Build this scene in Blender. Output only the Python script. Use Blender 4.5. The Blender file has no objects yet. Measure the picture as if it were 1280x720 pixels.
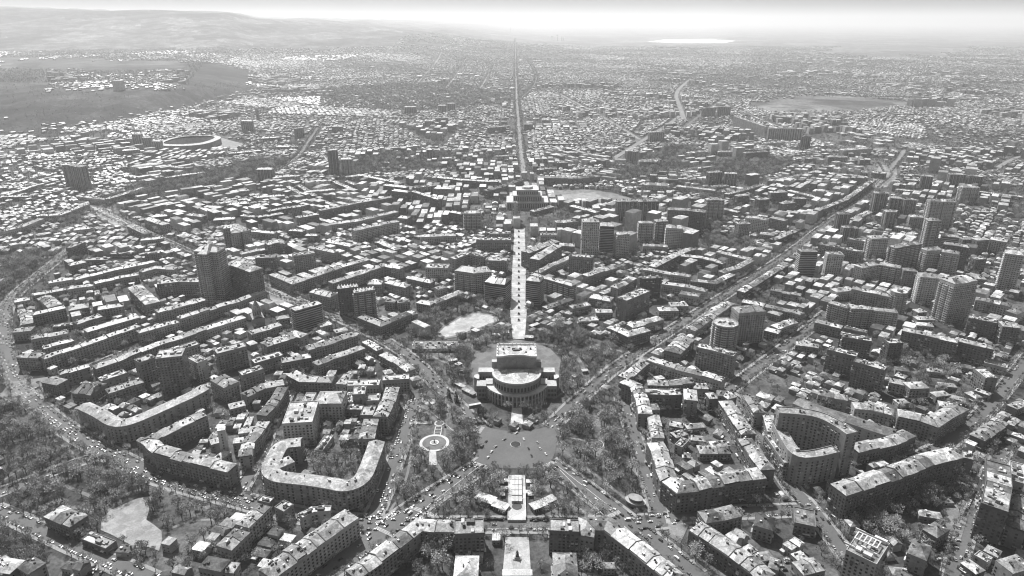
import bpy, math, random
import numpy as np
from math import sin, cos, pi, radians, hypot, atan2, floor
from mathutils import Vector, noise
random.seed(7); RNG = np.random.default_rng(7)
SC = bpy.context.scene
COL = SC.collection

# ---------------------------------------------------------------- camera, world, sun, exposure
CAM_H = 410.0; FPX = 853.3; PITCH = math.atan((360-26)/FPX)
cam_d = bpy.data.cameras.new('camera'); cam_d.lens = 24.0; cam_d.sensor_width = 36.0
cam_d.clip_start = 1.0; cam_d.clip_end = 200000.0
cam = bpy.data.objects.new('camera', cam_d); COL.objects.link(cam)
cam.location = (0, 0, CAM_H); cam.rotation_euler = (pi/2-PITCH, 0, 0); SC.camera = cam
SUN_EL = radians(52); SUN_AZ = radians(-27)          # azimuth from +Y towards +X
world = bpy.data.worlds.new('World'); SC.world = world; world.use_nodes = True
wn = world.node_tree; wn.nodes.clear()
sky = wn.nodes.new('ShaderNodeTexSky'); sky.sky_type = 'NISHITA'; sky.sun_disc = False
sky.sun_elevation = SUN_EL; sky.sun_rotation = SUN_AZ; sky.altitude = 400; sky.dust_density = 7.0
bw = wn.nodes.new('ShaderNodeRGBToBW'); bg = wn.nodes.new('ShaderNodeBackground'); bg.inputs['Strength'].default_value = 0.054
wo = wn.nodes.new('ShaderNodeOutputWorld')
wn.links.new(sky.outputs[0], bw.inputs[0]); wn.links.new(bw.outputs[0], bg.inputs['Color']); wn.links.new(bg.outputs[0], wo.inputs['Surface'])
sun_d = bpy.data.lights.new('sun', 'SUN'); sun_d.energy = 5.0; sun_d.angle = radians(0.5); sun_d.color = (1, 1, 1)
sun = bpy.data.objects.new('sun', sun_d); COL.objects.link(sun)
sd = Vector((sin(SUN_AZ)*cos(SUN_EL), cos(SUN_AZ)*cos(SUN_EL), sin(SUN_EL)))
sun.rotation_euler = sd.to_track_quat('Z', 'Y').to_euler()
SC.view_settings.view_transform = 'Standard'; SC.view_settings.look = 'None'
SC.view_settings.exposure = 0.42; SC.view_settings.gamma = 1.0
SC.cycles.use_denoising = True; SC.cycles.denoising_prefilter = 'ACCURATE'; SC.cycles.denoiser = 'OPENIMAGEDENOISE'
SC.cycles.volume_bounces = 2; SC.cycles.max_bounces = 5; SC.cycles.diffuse_bounces = 3
HAZE = 5.6e-5
SC.cycles.filter_width = 1.15

# ---------------------------------------------------------------- helpers
def P(u, v, z=0.0):
    c, s = cos(PITCH), sin(PITCH)
    dy = FPX*c+(360-v)*s; dz = -FPX*s+(360-v)*c
    t = (z-CAM_H)/dz
    return ((u-640)*t, dy*t)
def sstep(t):
    t = np.clip(t, 0, 1); return t*t*(3-2*t)
HB = sorted([P(0,178,0), P(77,168,0), P(161,151,0), P(215,145,0), P(249,133,0), P(285,127,0), P(315,121,0)])
HBx = np.array([-6000]+[p[0] for p in HB]+[-1250, -1150]); HBy = np.array([HB[0][1]*0.9]+[p[1] for p in HB]+[5200, 7000])
RX = np.array([-20000,-9000,-6200,-4380,-2700,-1400,0,1800,3500,20000]); RA = np.array([640,600,560,490,410,320,150,60,0,0])
def Z(x, y):
    x = np.asarray(x, float); y = np.asarray(y, float)
    by = np.interp(x, HBx, HBy)
    edge = sstep((-.345*y-x)/520); h = 85*sstep((y-by)/1150)*edge
    g_ = np.sin(x/95+.8*np.sin(y/310)+y/260)+.6*np.sin(x/41-y/150+1.3*np.sin(y/200)); t_ = np.clip((y-by)/1150, 0, 1)
    h = h*(1+0.04*np.sin(x/210+y/340)*sstep((y-by)/400)) + 7.0*g_*t_*(1-t_)*4*(h > .5)*edge
    amp = np.interp(x, RX, RA)
    r = np.maximum(amp-85, 0)*sstep((y-6800)/4600)
    r = r*(1+0.05*np.sin(x/900)+0.03*np.sin(x/310+1)+.06*np.sin(x/420+y/900+np.sin(y/700))*np.clip(1-r/600, 0, 1)+.05*np.sin(x/190-y/350+np.sin(x/500)))
    return h + r
def Zf(x, y): return float(Z(x, y))

def tag(o, label=None, cat=None, group=None, kind=None):
    if label: o['label'] = label
    if cat: o['category'] = cat
    if group: o['group'] = group
    if kind: o['kind'] = kind
    return o
def empty(name, x, y, z=0, rz=0):
    o = bpy.data.objects.new(name, None); COL.objects.link(o); o.location = (x, y, z); o.rotation_euler = (0, 0, rz)
    o.empty_display_size = 1; return o

class G:
    """mesh collector: verts, faces, tone per face, material per face"""
    def __init__(s): s.v = []; s.f = []; s.t = []; s.m = []
    def face(s, pts, tone=.5, m=0):
        n = len(s.v); s.v.extend(pts); s.f.append(tuple(range(n, n+len(pts)))); s.t.append(tone); s.m.append(m)
    def faces(s, verts, faces, tone=.5, m=0):
        n = len(s.v); s.v.extend(verts)
        for f in faces: s.f.append(tuple(i+n for i in f)); s.t.append(tone); s.m.append(m)
    def box(s, x, y, z0, lx, ly, lz, a=0, tone=.5, m=0, bottom=False):
        c, n = cos(a), sin(a); hx, hy = lx/2, ly/2
        q = [(x+c*i*hx-n*j*hy, y+n*i*hx+c*j*hy) for i, j in ((-1,-1),(1,-1),(1,1),(-1,1))]
        vs = [(p[0], p[1], z0) for p in q]+[(p[0], p[1], z0+lz) for p in q]
        fs = [(0,1,5,4),(1,2,6,5),(2,3,7,6),(3,0,4,7),(4,5,6,7)]
        if bottom: fs.append((3,2,1,0))
        s.faces(vs, fs, tone, m)
    def prism(s, poly, z0, z1, tone=.5, m=0, top=True, tone_top=None, m_top=None):
        n = len(poly); vs = [(p[0], p[1], z0) for p in poly]+[(p[0], p[1], z1) for p in poly]
        s.faces(vs, [(i, (i+1) % n, (i+1) % n+n, i+n) for i in range(n)], tone, m)
        if top: s.face([(p[0], p[1], z1) for p in poly], tone if tone_top is None else tone_top, m if m_top is None else m_top)
    def cyl(s, x, y, z0, z1, r0, r1=None, n=8, tone=.5, m=0):
        r1 = r0 if r1 is None else r1
        a = [2*pi*i/n for i in range(n)]
        vs = [(x+r0*cos(t), y+r0*sin(t), z0) for t in a]+[(x+r1*cos(t), y+r1*sin(t), z1) for t in a]
        s.faces(vs, [(i, (i+1) % n, (i+1) % n+n, i+n) for i in range(n)]+[tuple(range(n, 2*n))], tone, m)
    def tube(s, p, q, r0, r1, n=5, tone=.5, m=0):
        p = Vector(p); q = Vector(q); d = (q-p).normalized()
        a = d.orthogonal().normalized(); b = d.cross(a)
        vs = [tuple(p+(a*cos(2*pi*i/n)+b*sin(2*pi*i/n))*r0) for i in range(n)]+[tuple(q+(a*cos(2*pi*i/n)+b*sin(2*pi*i/n))*r1) for i in range(n)]
        s.faces(vs, [(i, (i+1) % n, (i+1) % n+n, i+n) for i in range(n)]+[tuple(range(n, 2*n))], tone, m)
    def mesh(s, name, mats):
        me = bpy.data.meshes.new(name); me.from_pydata(s.v, [], s.f)
        at = me.attributes.new('tone', 'FLOAT', 'FACE'); at.data.foreach_set('value', np.array(s.t, dtype=np.float32))
        for m in (mats if isinstance(mats, (list, tuple)) else [mats]): me.materials.append(m)
        if any(s.m): me.polygons.foreach_set('material_index', np.array(s.m, dtype=np.int32))
        me.update(); return me
    def build(s, name, mats, parent=None, kind=None):
        if not s.f: return None
        o = bpy.data.objects.new(name, s.mesh(name, mats)); COL.objects.link(o)
        if parent is not None:
            o.parent = parent; o.matrix_parent_inverse.identity()
        if kind: o['kind'] = kind
        return o

# ---------------------------------------------------------------- materials (photograph is black and white: every colour is a grey)
def nd(nt, t, **k):
    n = nt.nodes.new(t)
    for a, b in k.items(): setattr(n, a, b)
    return n
def material(name, base=None, rough=.8, spec=.3, n1=(.02, .25), n2=(.3, .15), bump=0.0, bscale=.3, metal=0.0, patch=None):
    """base None: tone comes from the face attribute. n1, n2 = (noise scale per metre, strength)"""
    m = bpy.data.materials.new(name); m.use_nodes = True; nt = m.node_tree; nt.nodes.clear()
    out = nd(nt, 'ShaderNodeOutputMaterial'); pr = nd(nt, 'ShaderNodeBsdfPrincipled')
    nt.links.new(pr.outputs[0], out.inputs[0])
    pr.inputs['Roughness'].default_value = rough; pr.inputs['Specular IOR Level'].default_value = spec; pr.inputs['Metallic'].default_value = metal
    geo = nd(nt, 'ShaderNodeNewGeometry')
    if base is None:
        a = nd(nt, 'ShaderNodeAttribute'); a.attribute_name = 'tone'; cur = a.outputs['Fac']
    else:
        v = nd(nt, 'ShaderNodeValue'); v.outputs[0].default_value = base; cur = v.outputs[0]
    for sc_, st in (n1, n2):
        if st <= 0: continue
        tx = nd(nt, 'ShaderNodeTexNoise'); tx.inputs['Scale'].default_value = sc_; tx.inputs['Detail'].default_value = 4; tx.inputs['Roughness'].default_value = .65
        nt.links.new(geo.outputs['Position'], tx.inputs['Vector'])
        mr = nd(nt, 'ShaderNodeMapRange'); mr.inputs['From Min'].default_value = .3; mr.inputs['From Max'].default_value = .7
        mr.inputs['To Min'].default_value = 1-st; mr.inputs['To Max'].default_value = 1+st
        nt.links.new(tx.outputs['Fac'], mr.inputs['Value'])
        mu = nd(nt, 'ShaderNodeMath', operation='MULTIPLY'); nt.links.new(cur, mu.inputs[0]); nt.links.new(mr.outputs[0], mu.inputs[1]); cur = mu.outputs[0]
    for sc_, lo, hi in (patch or ()):
        vo = nd(nt, 'ShaderNodeTexVoronoi'); vo.inputs['Scale'].default_value = sc_; nt.links.new(geo.outputs['Position'], vo.inputs['Vector'])
        vb = nd(nt, 'ShaderNodeRGBToBW'); nt.links.new(vo.outputs['Color'], vb.inputs[0])
        mr = nd(nt, 'ShaderNodeMapRange'); mr.inputs['From Min'].default_value = .2; mr.inputs['From Max'].default_value = .8; mr.inputs['To Min'].default_value = lo; mr.inputs['To Max'].default_value = hi
        nt.links.new(vb.outputs[0], mr.inputs['Value']); mu = nd(nt, 'ShaderNodeMath', operation='MULTIPLY'); nt.links.new(cur, mu.inputs[0]); nt.links.new(mr.outputs[0], mu.inputs[1]); cur = mu.outputs[0]
    nt.links.new(cur, pr.inputs['Base Color'])
    if bump:
        tx = nd(nt, 'ShaderNodeTexNoise'); tx.inputs['Scale'].default_value = bscale; tx.inputs['Detail'].default_value = 3
        nt.links.new(geo.outputs['Position'], tx.inputs['Vector'])
        b = nd(nt, 'ShaderNodeBump'); b.inputs['Strength'].default_value = bump; b.inputs['Distance'].default_value = 1.0
        nt.links.new(tx.outputs['Fac'], b.inputs['Height']); nt.links.new(b.outputs[0], pr.inputs['Normal'])
    return m
M = {}
M['wall'] = material('wall_render', None, .85, .2, (.05, .12), (.7, .16), patch=((.2, .88, 1.12),))
M['roof'] = material('roof_sheet', None, .48, .35, (.12, .25), (.8, .3), bump=.25, bscale=.5, patch=((.16, .62, 1.22), (.55, .7, 1.2)))
M['glass'] = material('window_glass', None, .25, .5, (.3, .3), (0, 0))
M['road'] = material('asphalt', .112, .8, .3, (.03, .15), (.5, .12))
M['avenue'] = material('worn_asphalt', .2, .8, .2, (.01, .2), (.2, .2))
M['pave'] = material('paving', .27, .85, .2, (.05, .15), (.8, .2))
M['ptone'] = material('stone_paving', None, .8, .2, (.05, .25), (.9, .25), patch=((.12, .85, 1.15),))
M['paint'] = material('road_paint', .6, .7, .2, (.5, .25), (0, 0))
M['car'] = material('car_paint', None, .3, .5, (0, 0), (0, 0))
M['crown'] = material('twigs', None, .9, .1, (.035, .4), (.4, .4))
M['bark'] = material('bark', .09, .9, .1, (.5, .2), (0, 0))
M['bronze'] = material('bronze', .035, .45, .5, (2, .2), (0, 0))
M['water'] = material('water_surface', .35, .12, .5, (.01, .1), (0, 0))

# ground: yards, dust, scrub and fields mottled at several scales
def ground_mat():
    m = bpy.data.materials.new('city_ground'); m.use_nodes = True; nt = m.node_tree; nt.nodes.clear(); L = nt.links.new
    out = nd(nt, 'ShaderNodeOutputMaterial'); pr = nd(nt, 'ShaderNodeBsdfPrincipled'); L(pr.outputs[0], out.inputs[0])
    pr.inputs['Roughness'].default_value = .95; pr.inputs['Specular IOR Level'].default_value = .1
    geo = nd(nt, 'ShaderNodeNewGeometry'); at = nd(nt, 'ShaderNodeAttribute'); at.attribute_name = 'tone'
    cur = at.outputs['Fac']
    for sc_, a, b, lo, hi in ((.0009, .35, .65, .75, 1.3), (.006, .35, .65, .7, 1.35), (.06, .3, .7, .55, 1.5), (.35, .3, .7, .6, 1.45)):
        tx = nd(nt, 'ShaderNodeTexNoise'); tx.inputs['Scale'].default_value = sc_; tx.inputs['Detail'].default_value = 5; tx.inputs['Roughness'].default_value = .6
        L(geo.outputs['Position'], tx.inputs['Vector'])
        mr = nd(nt, 'ShaderNodeMapRange'); mr.inputs['From Min'].default_value = a; mr.inputs['From Max'].default_value = b
        mr.inputs['To Min'].default_value = lo; mr.inputs['To Max'].default_value = hi; L(tx.outputs['Fac'], mr.inputs['Value'])
        mu = nd(nt, 'ShaderNodeMath', operation='MULTIPLY'); L(cur, mu.inputs[0]); L(mr.outputs[0], mu.inputs[1]); cur = mu.outputs[0]
    for sc_, lo, hi in ((.0022, .7, 1.35), (.012, .75, 1.3)):
        vo = nd(nt, 'ShaderNodeTexVoronoi'); vo.inputs['Scale'].default_value = sc_; L(geo.outputs['Position'], vo.inputs['Vector']); vb = nd(nt, 'ShaderNodeRGBToBW'); L(vo.outputs['Color'], vb.inputs[0])
        mr = nd(nt, 'ShaderNodeMapRange'); mr.inputs['From Min'].default_value = .2; mr.inputs['From Max'].default_value = .8; mr.inputs['To Min'].default_value = lo; mr.inputs['To Max'].default_value = hi
        L(vb.outputs[0], mr.inputs['Value']); mu = nd(nt, 'ShaderNodeMath', operation='MULTIPLY'); L(cur, mu.inputs[0]); L(mr.outputs[0], mu.inputs[1]); cur = mu.outputs[0]
    L(cur, pr.inputs['Base Color']); return m
M['ground'] = ground_mat()

def inpoly(px, py, poly):
    px = np.asarray(px, float); py = np.asarray(py, float); r = np.zeros(px.shape, bool)
    n = len(poly); j = n-1
    for i in range(n):
        xi, yi = poly[i]; xj, yj = poly[j]
        if yi != yj:
            c = ((yi > py) != (yj > py)) & (px < (xj-xi)*(py-yi)/(yj-yi)+xi); r ^= c
        j = i
    return r
def wpoly(pts, z=0): return [P(u, v, z) for u, v in pts]

# ---------------------------------------------------------------- ground sheet (one sheet to the horizon)
FIELDS = {  # open land without houses, drawn in photo pixels
 'scrub_hill': ([(0,104),(200,105),(300,103),(318,108),(316,116),(302,121),(249,132),(215,144),(161,150),(77,167),(0,178)], .045),
 'field_right': ([(925,128),(980,122),(1060,122),(1150,128),(1120,136),(1060,141),(960,140)], .09),
 'field_far_right': ([(1020,68),(1060,50),(1200,46),(1215,60),(1180,70),(1100,72)], .12),
 'reservoir_shore': ([(804,54),(806,49),(880,47),(924,50),(922,55),(850,57)], .15),
 'slopes_left': ([(0,30),(60,22),(300,24),(520,34),(500,44),(330,58),(180,62),(0,64)], .12),
 'field_left_mid': ([(0,72),(110,74),(230,78),(240,88),(130,90),(0,86)], .075),
}
def field_mask(x, y):
    """photo pixel of a ground point, then the fields"""
    c, s = cos(PITCH), sin(PITCH); z = Z(x, y)-CAM_H
    d = y*c-z*s; up = y*s+z*c; u = 640+FPX*x/d; v = 360-FPX*up/d
    return u, v
def build_ground():
    ys = np.concatenate([np.linspace(-400, 2200, 40), np.linspace(2270, 15000, 150), np.geomspace(15600, 140000, 26)])
    ts = np.linspace(-1, 1, 300); g = G()
    X = np.zeros((len(ys), len(ts))); Y = np.zeros_like(X)
    for i, y in enumerate(ys): X[i] = ts*(1200+max(y, 0)*1.25); Y[i] = y
    ZZ = Z(X, Y)
    n = len(ts); V = np.stack([X, Y, ZZ], -1).reshape(-1, 3)
    F = []
    xc = (X[:-1,:-1]+X[1:,1:])/2; yc = (Y[:-1,:-1]+Y[1:,1:])/2
    u, v = field_mask(xc, np.maximum(yc, 50))
    u += 5*np.sin(xc/170+yc/90)+3*np.sin(xc/61-yc/140); v += 2.2*np.sin(xc/130)+1.2*np.sin(xc/47+yc/75)
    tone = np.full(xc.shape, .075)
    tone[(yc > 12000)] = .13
    for k, (poly, t) in FIELDS.items():
        tone[inpoly(u, v, poly) & (yc > 1500)] = t
    hill = (Z(xc, yc) > 4) & (xc < -500) & (Z(xc, yc) < 82) & (yc < 6000); tone[hill] = .045
    for i in range(len(ys)-1):
        for j in range(n-1): a = i*n+j; F.append((a, a+1, a+n+1, a+n))
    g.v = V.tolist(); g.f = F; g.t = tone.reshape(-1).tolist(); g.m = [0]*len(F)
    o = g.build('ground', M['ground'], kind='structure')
    o.data.polygons.foreach_set('use_smooth', [True]*len(F))
build_ground()

# ---------------------------------------------------------------- occupancy raster, 3 m cells
OX0, OY0, OC = -4200, 300, 3.0; ONX, ONY = 2800, 1700
OCC = np.zeros((ONX, ONY), np.uint8)
def occ_mark(x, y, val=1):
    i = ((np.asarray(x)-OX0)/OC).astype(int); j = ((np.asarray(y)-OY0)/OC).astype(int)
    k = (i >= 0) & (i < ONX) & (j >= 0) & (j < ONY); OCC[i[k], j[k]] = val
def occ_get(x, y):
    i = ((np.asarray(x)-OX0)/OC).astype(int); j = ((np.asarray(y)-OY0)/OC).astype(int)
    k = (i >= 0) & (i < ONX) & (j >= 0) & (j < ONY); r = np.zeros(i.shape, np.uint8); r[k] = OCC[i[k], j[k]]; return r
def occ_poly(poly, val=1):
    xs = [p[0] for p in poly]; ys = [p[1] for p in poly]
    gx, gy = np.meshgrid(np.arange(min(xs), max(xs)+2, 2), np.arange(min(ys), max(ys)+2, 2))
    m = inpoly(gx, gy, poly); occ_mark(gx[m], gy[m], val)
def occ_quad(a, b, c, d, val=1, grow=1.5):
    cx = (a[0]+b[0]+c[0]+d[0])/4; cy = (a[1]+b[1]+c[1]+d[1])/4
    def gr(p):
        l = hypot(p[0]-cx, p[1]-cy)+1e-6; k = (l+grow)/l; return (cx+(p[0]-cx)*k, cy+(p[1]-cy)*k)
    a, b, c, d = map(gr, (a, b, c, d))
    n = max(2, int(max(hypot(b[0]-a[0], b[1]-a[1]), hypot(c[0]-d[0], c[1]-d[1]))/1.8)+1)
    m = max(2, int(max(hypot(d[0]-a[0], d[1]-a[1]), hypot(c[0]-b[0], c[1]-b[1]))/1.8)+1)
    s, t = np.meshgrid(np.linspace(0, 1, n), np.linspace(0, 1, m))
    x = (a[0]*(1-s)+b[0]*s)*(1-t)+(d[0]*(1-s)+c[0]*s)*t; y = (a[1]*(1-s)+b[1]*s)*(1-t)+(d[1]*(1-s)+c[1]*s)*t
    occ_mark(x, y, val)

# ---------------------------------------------------------------- streets: photo pixels on the ground, width in metres
STREETS = [
 # name, width, points, cars per 100 m per lane, lanes, label place
 ('ring_road', 18, [(90,311),(44,347),(13,373),(2,400),(6,442),(24,486),(70,528),(115,556),(150,574),(189,594),(240,610),(296,624),(360,642),(430,652),(495,656)], 11, 5, 'left ring road'),
 ('cross_street', 17, [(495,656),(640,656),(780,656),(835,650)], 4, 3, 'cross street in front of the garden'),
 ('diagonal_street', 21, [(608,578),(560,608),(510,640),(455,682),(405,718),(380,735)], 5, 4, 'diagonal street left of the garden'),
 ('diagonal_street', 20, [(684,578),(725,606),(768,640),(815,676),(870,722)], 5, 4, 'diagonal street right of the garden'),
 ('diagonal_street', 16, [(604,536),(560,497),(515,445),(445,406),(351,368),(230,312),(156,279),(122,264)], 5, 4, 'street running left from the opera square'),
 ('diagonal_street', 16, [(688,534),(725,498),(765,462),(808,433),(892,378),(990,315),(1024,286),(1075,251),(1110,220)], 5, 4, 'street running right from the opera square'),
 ('side_street', 14, [(521,492),(500,560),(474,632),(462,650)], 7, 3, 'street left of the fountain park'),
 ('side_street', 14, [(777,495),(804,580),(826,645)], 7, 3, 'street right of the right park'),
 ('side_street', 13, [(296,620),(314,588),(330,556),(340,524),(362,488)], 6, 2, 'narrow street beside the curved white block'),
 ('side_street', 13, [(-10,619),(60,592),(100,577),(140,566)], 8, 2, 'street between the two left parks'),
 ('side_street', 13, [(-10,636),(25,650),(80,677),(142,704),(190,725)], 5, 2, 'street at the lower left corner'),
 ('side_street', 15, [(905,492),(941,464),(995,424),(1035,390)], 5, 2, 'street behind the hotel'),
 ('side_street', 14, [(905,488),(921,500),(952,546),(985,606),(1015,637),(1055,690),(1080,725)], 4, 2, 'street beside the curved hotel'),
 ('side_street', 15, [(1290,440),(1237,509),(1188,553),(1150,572),(1128,580)], 5, 2, 'tree lined street on the right'),
 ('side_street', 14, [(835,650),(880,642),(940,640),(1015,637)], 2, 2, 'street below the corner block'),
 ('side_street', 12, [(1255,560),(1215,640),(1195,700),(1190,725)], 3, 2, 'lane beside the tall right slab'),
 ('side_street', 12, [(28,497),(120,455),(240,405),(330,372)], 1, 1, 'street'),
 ('far_avenue', 18, [(655,222),(653,205),(650,180),(648,150),(646,128)], 3, 4, 'far avenue'),
 ('far_avenue', 16, [(646,128),(645,100),(644.5,80),(644,60),(644,52)], 0, 0, ''),
 ('far_avenue', 12, [(646,128),(672,105),(668,85),(655,72)], 0, 0, ''),
 ('river_road', 22, [(862,100),(843,116),(850,135),(855,150)], 0, 0, ''),
 ('river_road', 18, [(850,145),(830,160),(800,178),(765,200)], 0, 0, ''),
 ('side_street', 16, [(760,200),(830,215),(900,205),(985,200),(1060,190),(1100,200),(1110,220)], 1, 2, 'street'),
 ('far_road', 16, [(1110,215),(1126,196),(1130,188)], 2, 2, 'street'),
 ('far_road', 14, [(1240,215),(1262,200),(1290,192)], 0, 0, ''),
 ('far_road', 12, [(1060,68),(1075,60),(1092,51)], 0, 0, ''),
 ('far_road', 10, [(558,110),(572,92),(582,76)], 0, 0, ''), ('far_road', 10, [(515,112),(538,86),(552,72)], 0, 0, ''),
 ('far_road', 10, [(600,112),(610,95),(614,82)], 0, 0, ''), ('far_road', 10, [(241,30),(262,42)], 0, 0, ''), ('far_road', 14, [(273,57),(279,45)], 0, 0, ''),
 ('side_street', 15, [(122,264),(165,250),(250,238),(330,222),(372,200),(384,180),(398,160)], 2, 2, 'street'),
 ('side_street', 13, [(915,118),(880,140),(855,160)], 0, 0, ''),
 ('far_road', 14, [(1025,72),(1100,100),(1180,118),(1280,132)], 0, 0, ''), ('far_road', 14, [(700,118),(760,150),(800,175)], 0, 0, ''),
 ('far_road', 10, [(905,130),(1000,170),(1080,190)], 0, 0, ''), ('far_road', 10, [(1280,90),(1200,112),(1150,128)], 0, 0, ''),
]
def resample(pts, step):
    out = [pts[0]]
    for a, b in zip(pts[:-1], pts[1:]):
        l = hypot(b[0]-a[0], b[1]-a[1]); n = max(1, int(l/step))
        for i in range(1, n+1): out.append((a[0]+(b[0]-a[0])*i/n, a[1]+(b[1]-a[1])*i/n))
    return out
def smooth(pts, k=2):
    for _ in range(k):
        q = [pts[0]]
        for a, b in zip(pts[:-1], pts[1:]):
            q += [(a[0]*.75+b[0]*.25, a[1]*.75+b[1]*.25), (a[0]*.25+b[0]*.75, a[1]*.25+b[1]*.75)]
        pts = q+[pts[-1]]
    return pts
def normals(pts):
    n = []
    for i in range(len(pts)):
        a = pts[max(0, i-1)]; b = pts[min(len(pts)-1, i+1)]; l = hypot(b[0]-a[0], b[1]-a[1])+1e-9
        n.append((-(b[1]-a[1])/l, (b[0]-a[0])/l))
    return n
ROADLINES = []
CARS = []     # x, y, z, heading, place
pave = G()
for si, (nm, w, pp, dens, lanes, place) in enumerate(STREETS):
    pts = [P(u, v) for u, v in pp]
    far = pts[0][1] > 1900 and nm != 'side_street'
    pts = smooth(pts, 2) if len(pts) > 2 else pts
    pts = resample(pts, 40 if far else 10); nr = normals(pts); g = G()
    z0 = .05+.006*si
    for i in range(len(pts)-1):
        q = []
        for k, s_ in ((i, 1), (i, -1), (i+1, -1), (i+1, 1)):
            x = pts[k][0]+nr[k][0]*w/2*s_; y = pts[k][1]+nr[k][1]*w/2*s_
            q.append((x, y, Zf(x, y)+z0+(1.2 if far else 0)))
        g.face(q)
        occ_quad(*[(a[0], a[1]) for a in q], val=2, grow=3.5)
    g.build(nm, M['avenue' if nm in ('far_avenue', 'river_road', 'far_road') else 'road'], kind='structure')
    ROADLINES.append((pts, w, nm, place))
    if dens and lanes:
        for li in range(lanes):
            off = (li+.5-lanes/2)*(w-3)/lanes; s_acc = random.uniform(0, 15)
            pos = 0
            for i in range(len(pts)-1):
                l = hypot(pts[i+1][0]-pts[i][0], pts[i+1][1]-pts[i][1])
                while s_acc < pos+l:
                    t = (s_acc-pos)/l; x = pts[i][0]*(1-t)+pts[i+1][0]*t+nr[i][0]*off; y = pts[i][1]*(1-t)+pts[i+1][1]*t+nr[i][1]*off
                    hd = atan2(pts[i+1][1]-pts[i][1], pts[i+1][0]-pts[i][0])+(pi if off > 0 else 0)
                    if place: CARS.append((x, y, z0, hd, place))
                    s_acc += max(5.8, random.expovariate(dens/100))*(1.9 if sin(s_acc/37+li*2+si)+sin(s_acc/13) < .2 else .75)
                pos += l
        # kerbside parked rows
        for off in (w/2-1.1, -w/2+1.1):
            pos = 0; s_acc = 3
            for i in range(len(pts)-1):
                l = hypot(pts[i+1][0]-pts[i][0], pts[i+1][1]-pts[i][1])
                while s_acc < pos+l:
                    t = (s_acc-pos)/l; x = pts[i][0]*(1-t)+pts[i+1][0]*t+nr[i][0]*off; y = pts[i][1]*(1-t)+pts[i+1][1]*t+nr[i][1]*off
                    if random.random() < .55 and place: CARS.append((x, y, z0, atan2(pts[i+1][1]-pts[i][1], pts[i+1][0]-pts[i][0]), place))
                    s_acc += 5.9
                pos += l
def road_hit(x, y, me):
    for pts, w, nm, pl in ROADLINES:
        if pts is me: continue
        for i in range(0, len(pts)-1):
            if abs(pts[i][0]-x) < w and abs(pts[i][1]-y) < w and hypot(pts[i][0]-x, pts[i][1]-y) < w/2+3.5: return True
    return False
SQ = wpoly([(600,531),(615,536),(645,541),(675,536),(690,531),(697,545),(694,566),(688,580),(672,586),(612,586),(600,578),(597,560)])
for pts, w, nm, pl in ROADLINES[:17]:
    nr = normals(pts)
    for s_ in (1, -1):
        for i in range(len(pts)-1):
            if pts[i][1] > 1500: continue
            o0, o1 = (w/2)*s_, (w/2+3.2)*s_
            q = [(pts[k][0]+nr[k][0]*o, pts[k][1]+nr[k][1]*o) for k, o in ((i, o0), (i, o1), (i+1, o1), (i+1, o0))]
            mx = sum(a[0] for a in q)/4; my = sum(a[1] for a in q)/4
            if road_hit(mx, my, pts) or inpoly([mx], [my], SQ)[0]: continue
            pave.prism(q if s_ < 0 else q[::-1], 0, .35, .5)
pave.build('pavement', M['pave'], kind='structure')

# the opera square and other paved places
def sheet(name, px, z, tone, mat='ptone', kind='structure', occ=2):
    w = wpoly(px); g = G(); g.face([(x, y, Zf(x, y)+z) for x, y in w], tone); occ_poly(w, occ); return g.build(name, M[mat], kind=kind)
g = G(); g.face([(x, y, .42) for x, y in SQ]); g.build('square', M['road'], kind='structure'); occ_poly(SQ, 2)
sheet('sports_court', [(127,650),(138,638),(170,624),(190,620),(186,640),(183,650),(192,656),(202,664),(203,674),(199,689),(185,684),(170,685),(138,668),(126,663)], .45, .26)
sheet('rink_rim', [(545.5,416.5),(553,408),(577,394.5),(598,389.5),(621,395),(624,401),(603,410.5),(576,420),(557,424),(548,421)], .45, .17)
sheet('rink', [(549,416),(556,409),(578,396),(598,391),(619,396),(621,401),(601,409),(575,418),(557,422)], .48, .38)
sheet('opera_forecourt', [(588,452),(600,438),(617,428),(640,424),(668,428),(688,436),(701,450),(698,480),(680,500),(610,500),(592,482)], .44, .15)
sheet('avenue_paving', [(643,286),(656,286),(658.5,390),(656,424),(641,424),(637.5,390)], .5, .4)
sheet('museum_plaza', [(682,238),(735,237),(765,241),(792,249),(785,256),(740,255),(705,250)], .44, .17)
sheet('museum_plaza_paving', [(697,244),(742,241),(758,248),(735,252),(706,251)], .5, .26)
sheet('statue_square', [(632,672),(661,672),(664,722),(628,722)], .5, .36)
sheet('junction', [(85,468-0),(60,487),(40,492),(5,502),(0,495),(12,478)], .47, .2)
sheet('junction', [(0,492),(20,484),(48,480),(52,490),(30,504),(5,506)], .475, .17)
sheet('junction_plaza', [(335,362),(352,356),(378,366),(372,382),(352,386),(338,374)], .46, .24)
sheet('far_square', [(114,258),(138,262),(160,280),(148,284),(124,272)], .44, .3)
sheet('far_roundabout_plaza', [(1090,222),(1100,206),(1120,208),(1122,222),(1108,234),(1095,236)], .44, .24)
sheet('reservoir', [(808,52.5),(830,49.5),(880,49),(920,51),(905,54),(850,54)], 2.0, .85, kind='structure')
sheet('stadium_plaza', [(275,172),(305,180),(296,186),(276,185)], .4, .22)
sheet('lane_paving', [(1170,620),(1190,628),(1212,640),(1196,690),(1176,676),(1184,648)], .43, .16)
sheet('hall_forecourt', [(835,655),(862,655),(850,680),(838,672)], .49, .2)
sheet('park_square', [(735,520),(752,520),(750,545),(756,560),(748,572),(740,566),(744,548)], .46, .17)
sheet('park_path', [(537,562),(545,562),(546,582),(536,582)], .46, .4)
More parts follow.
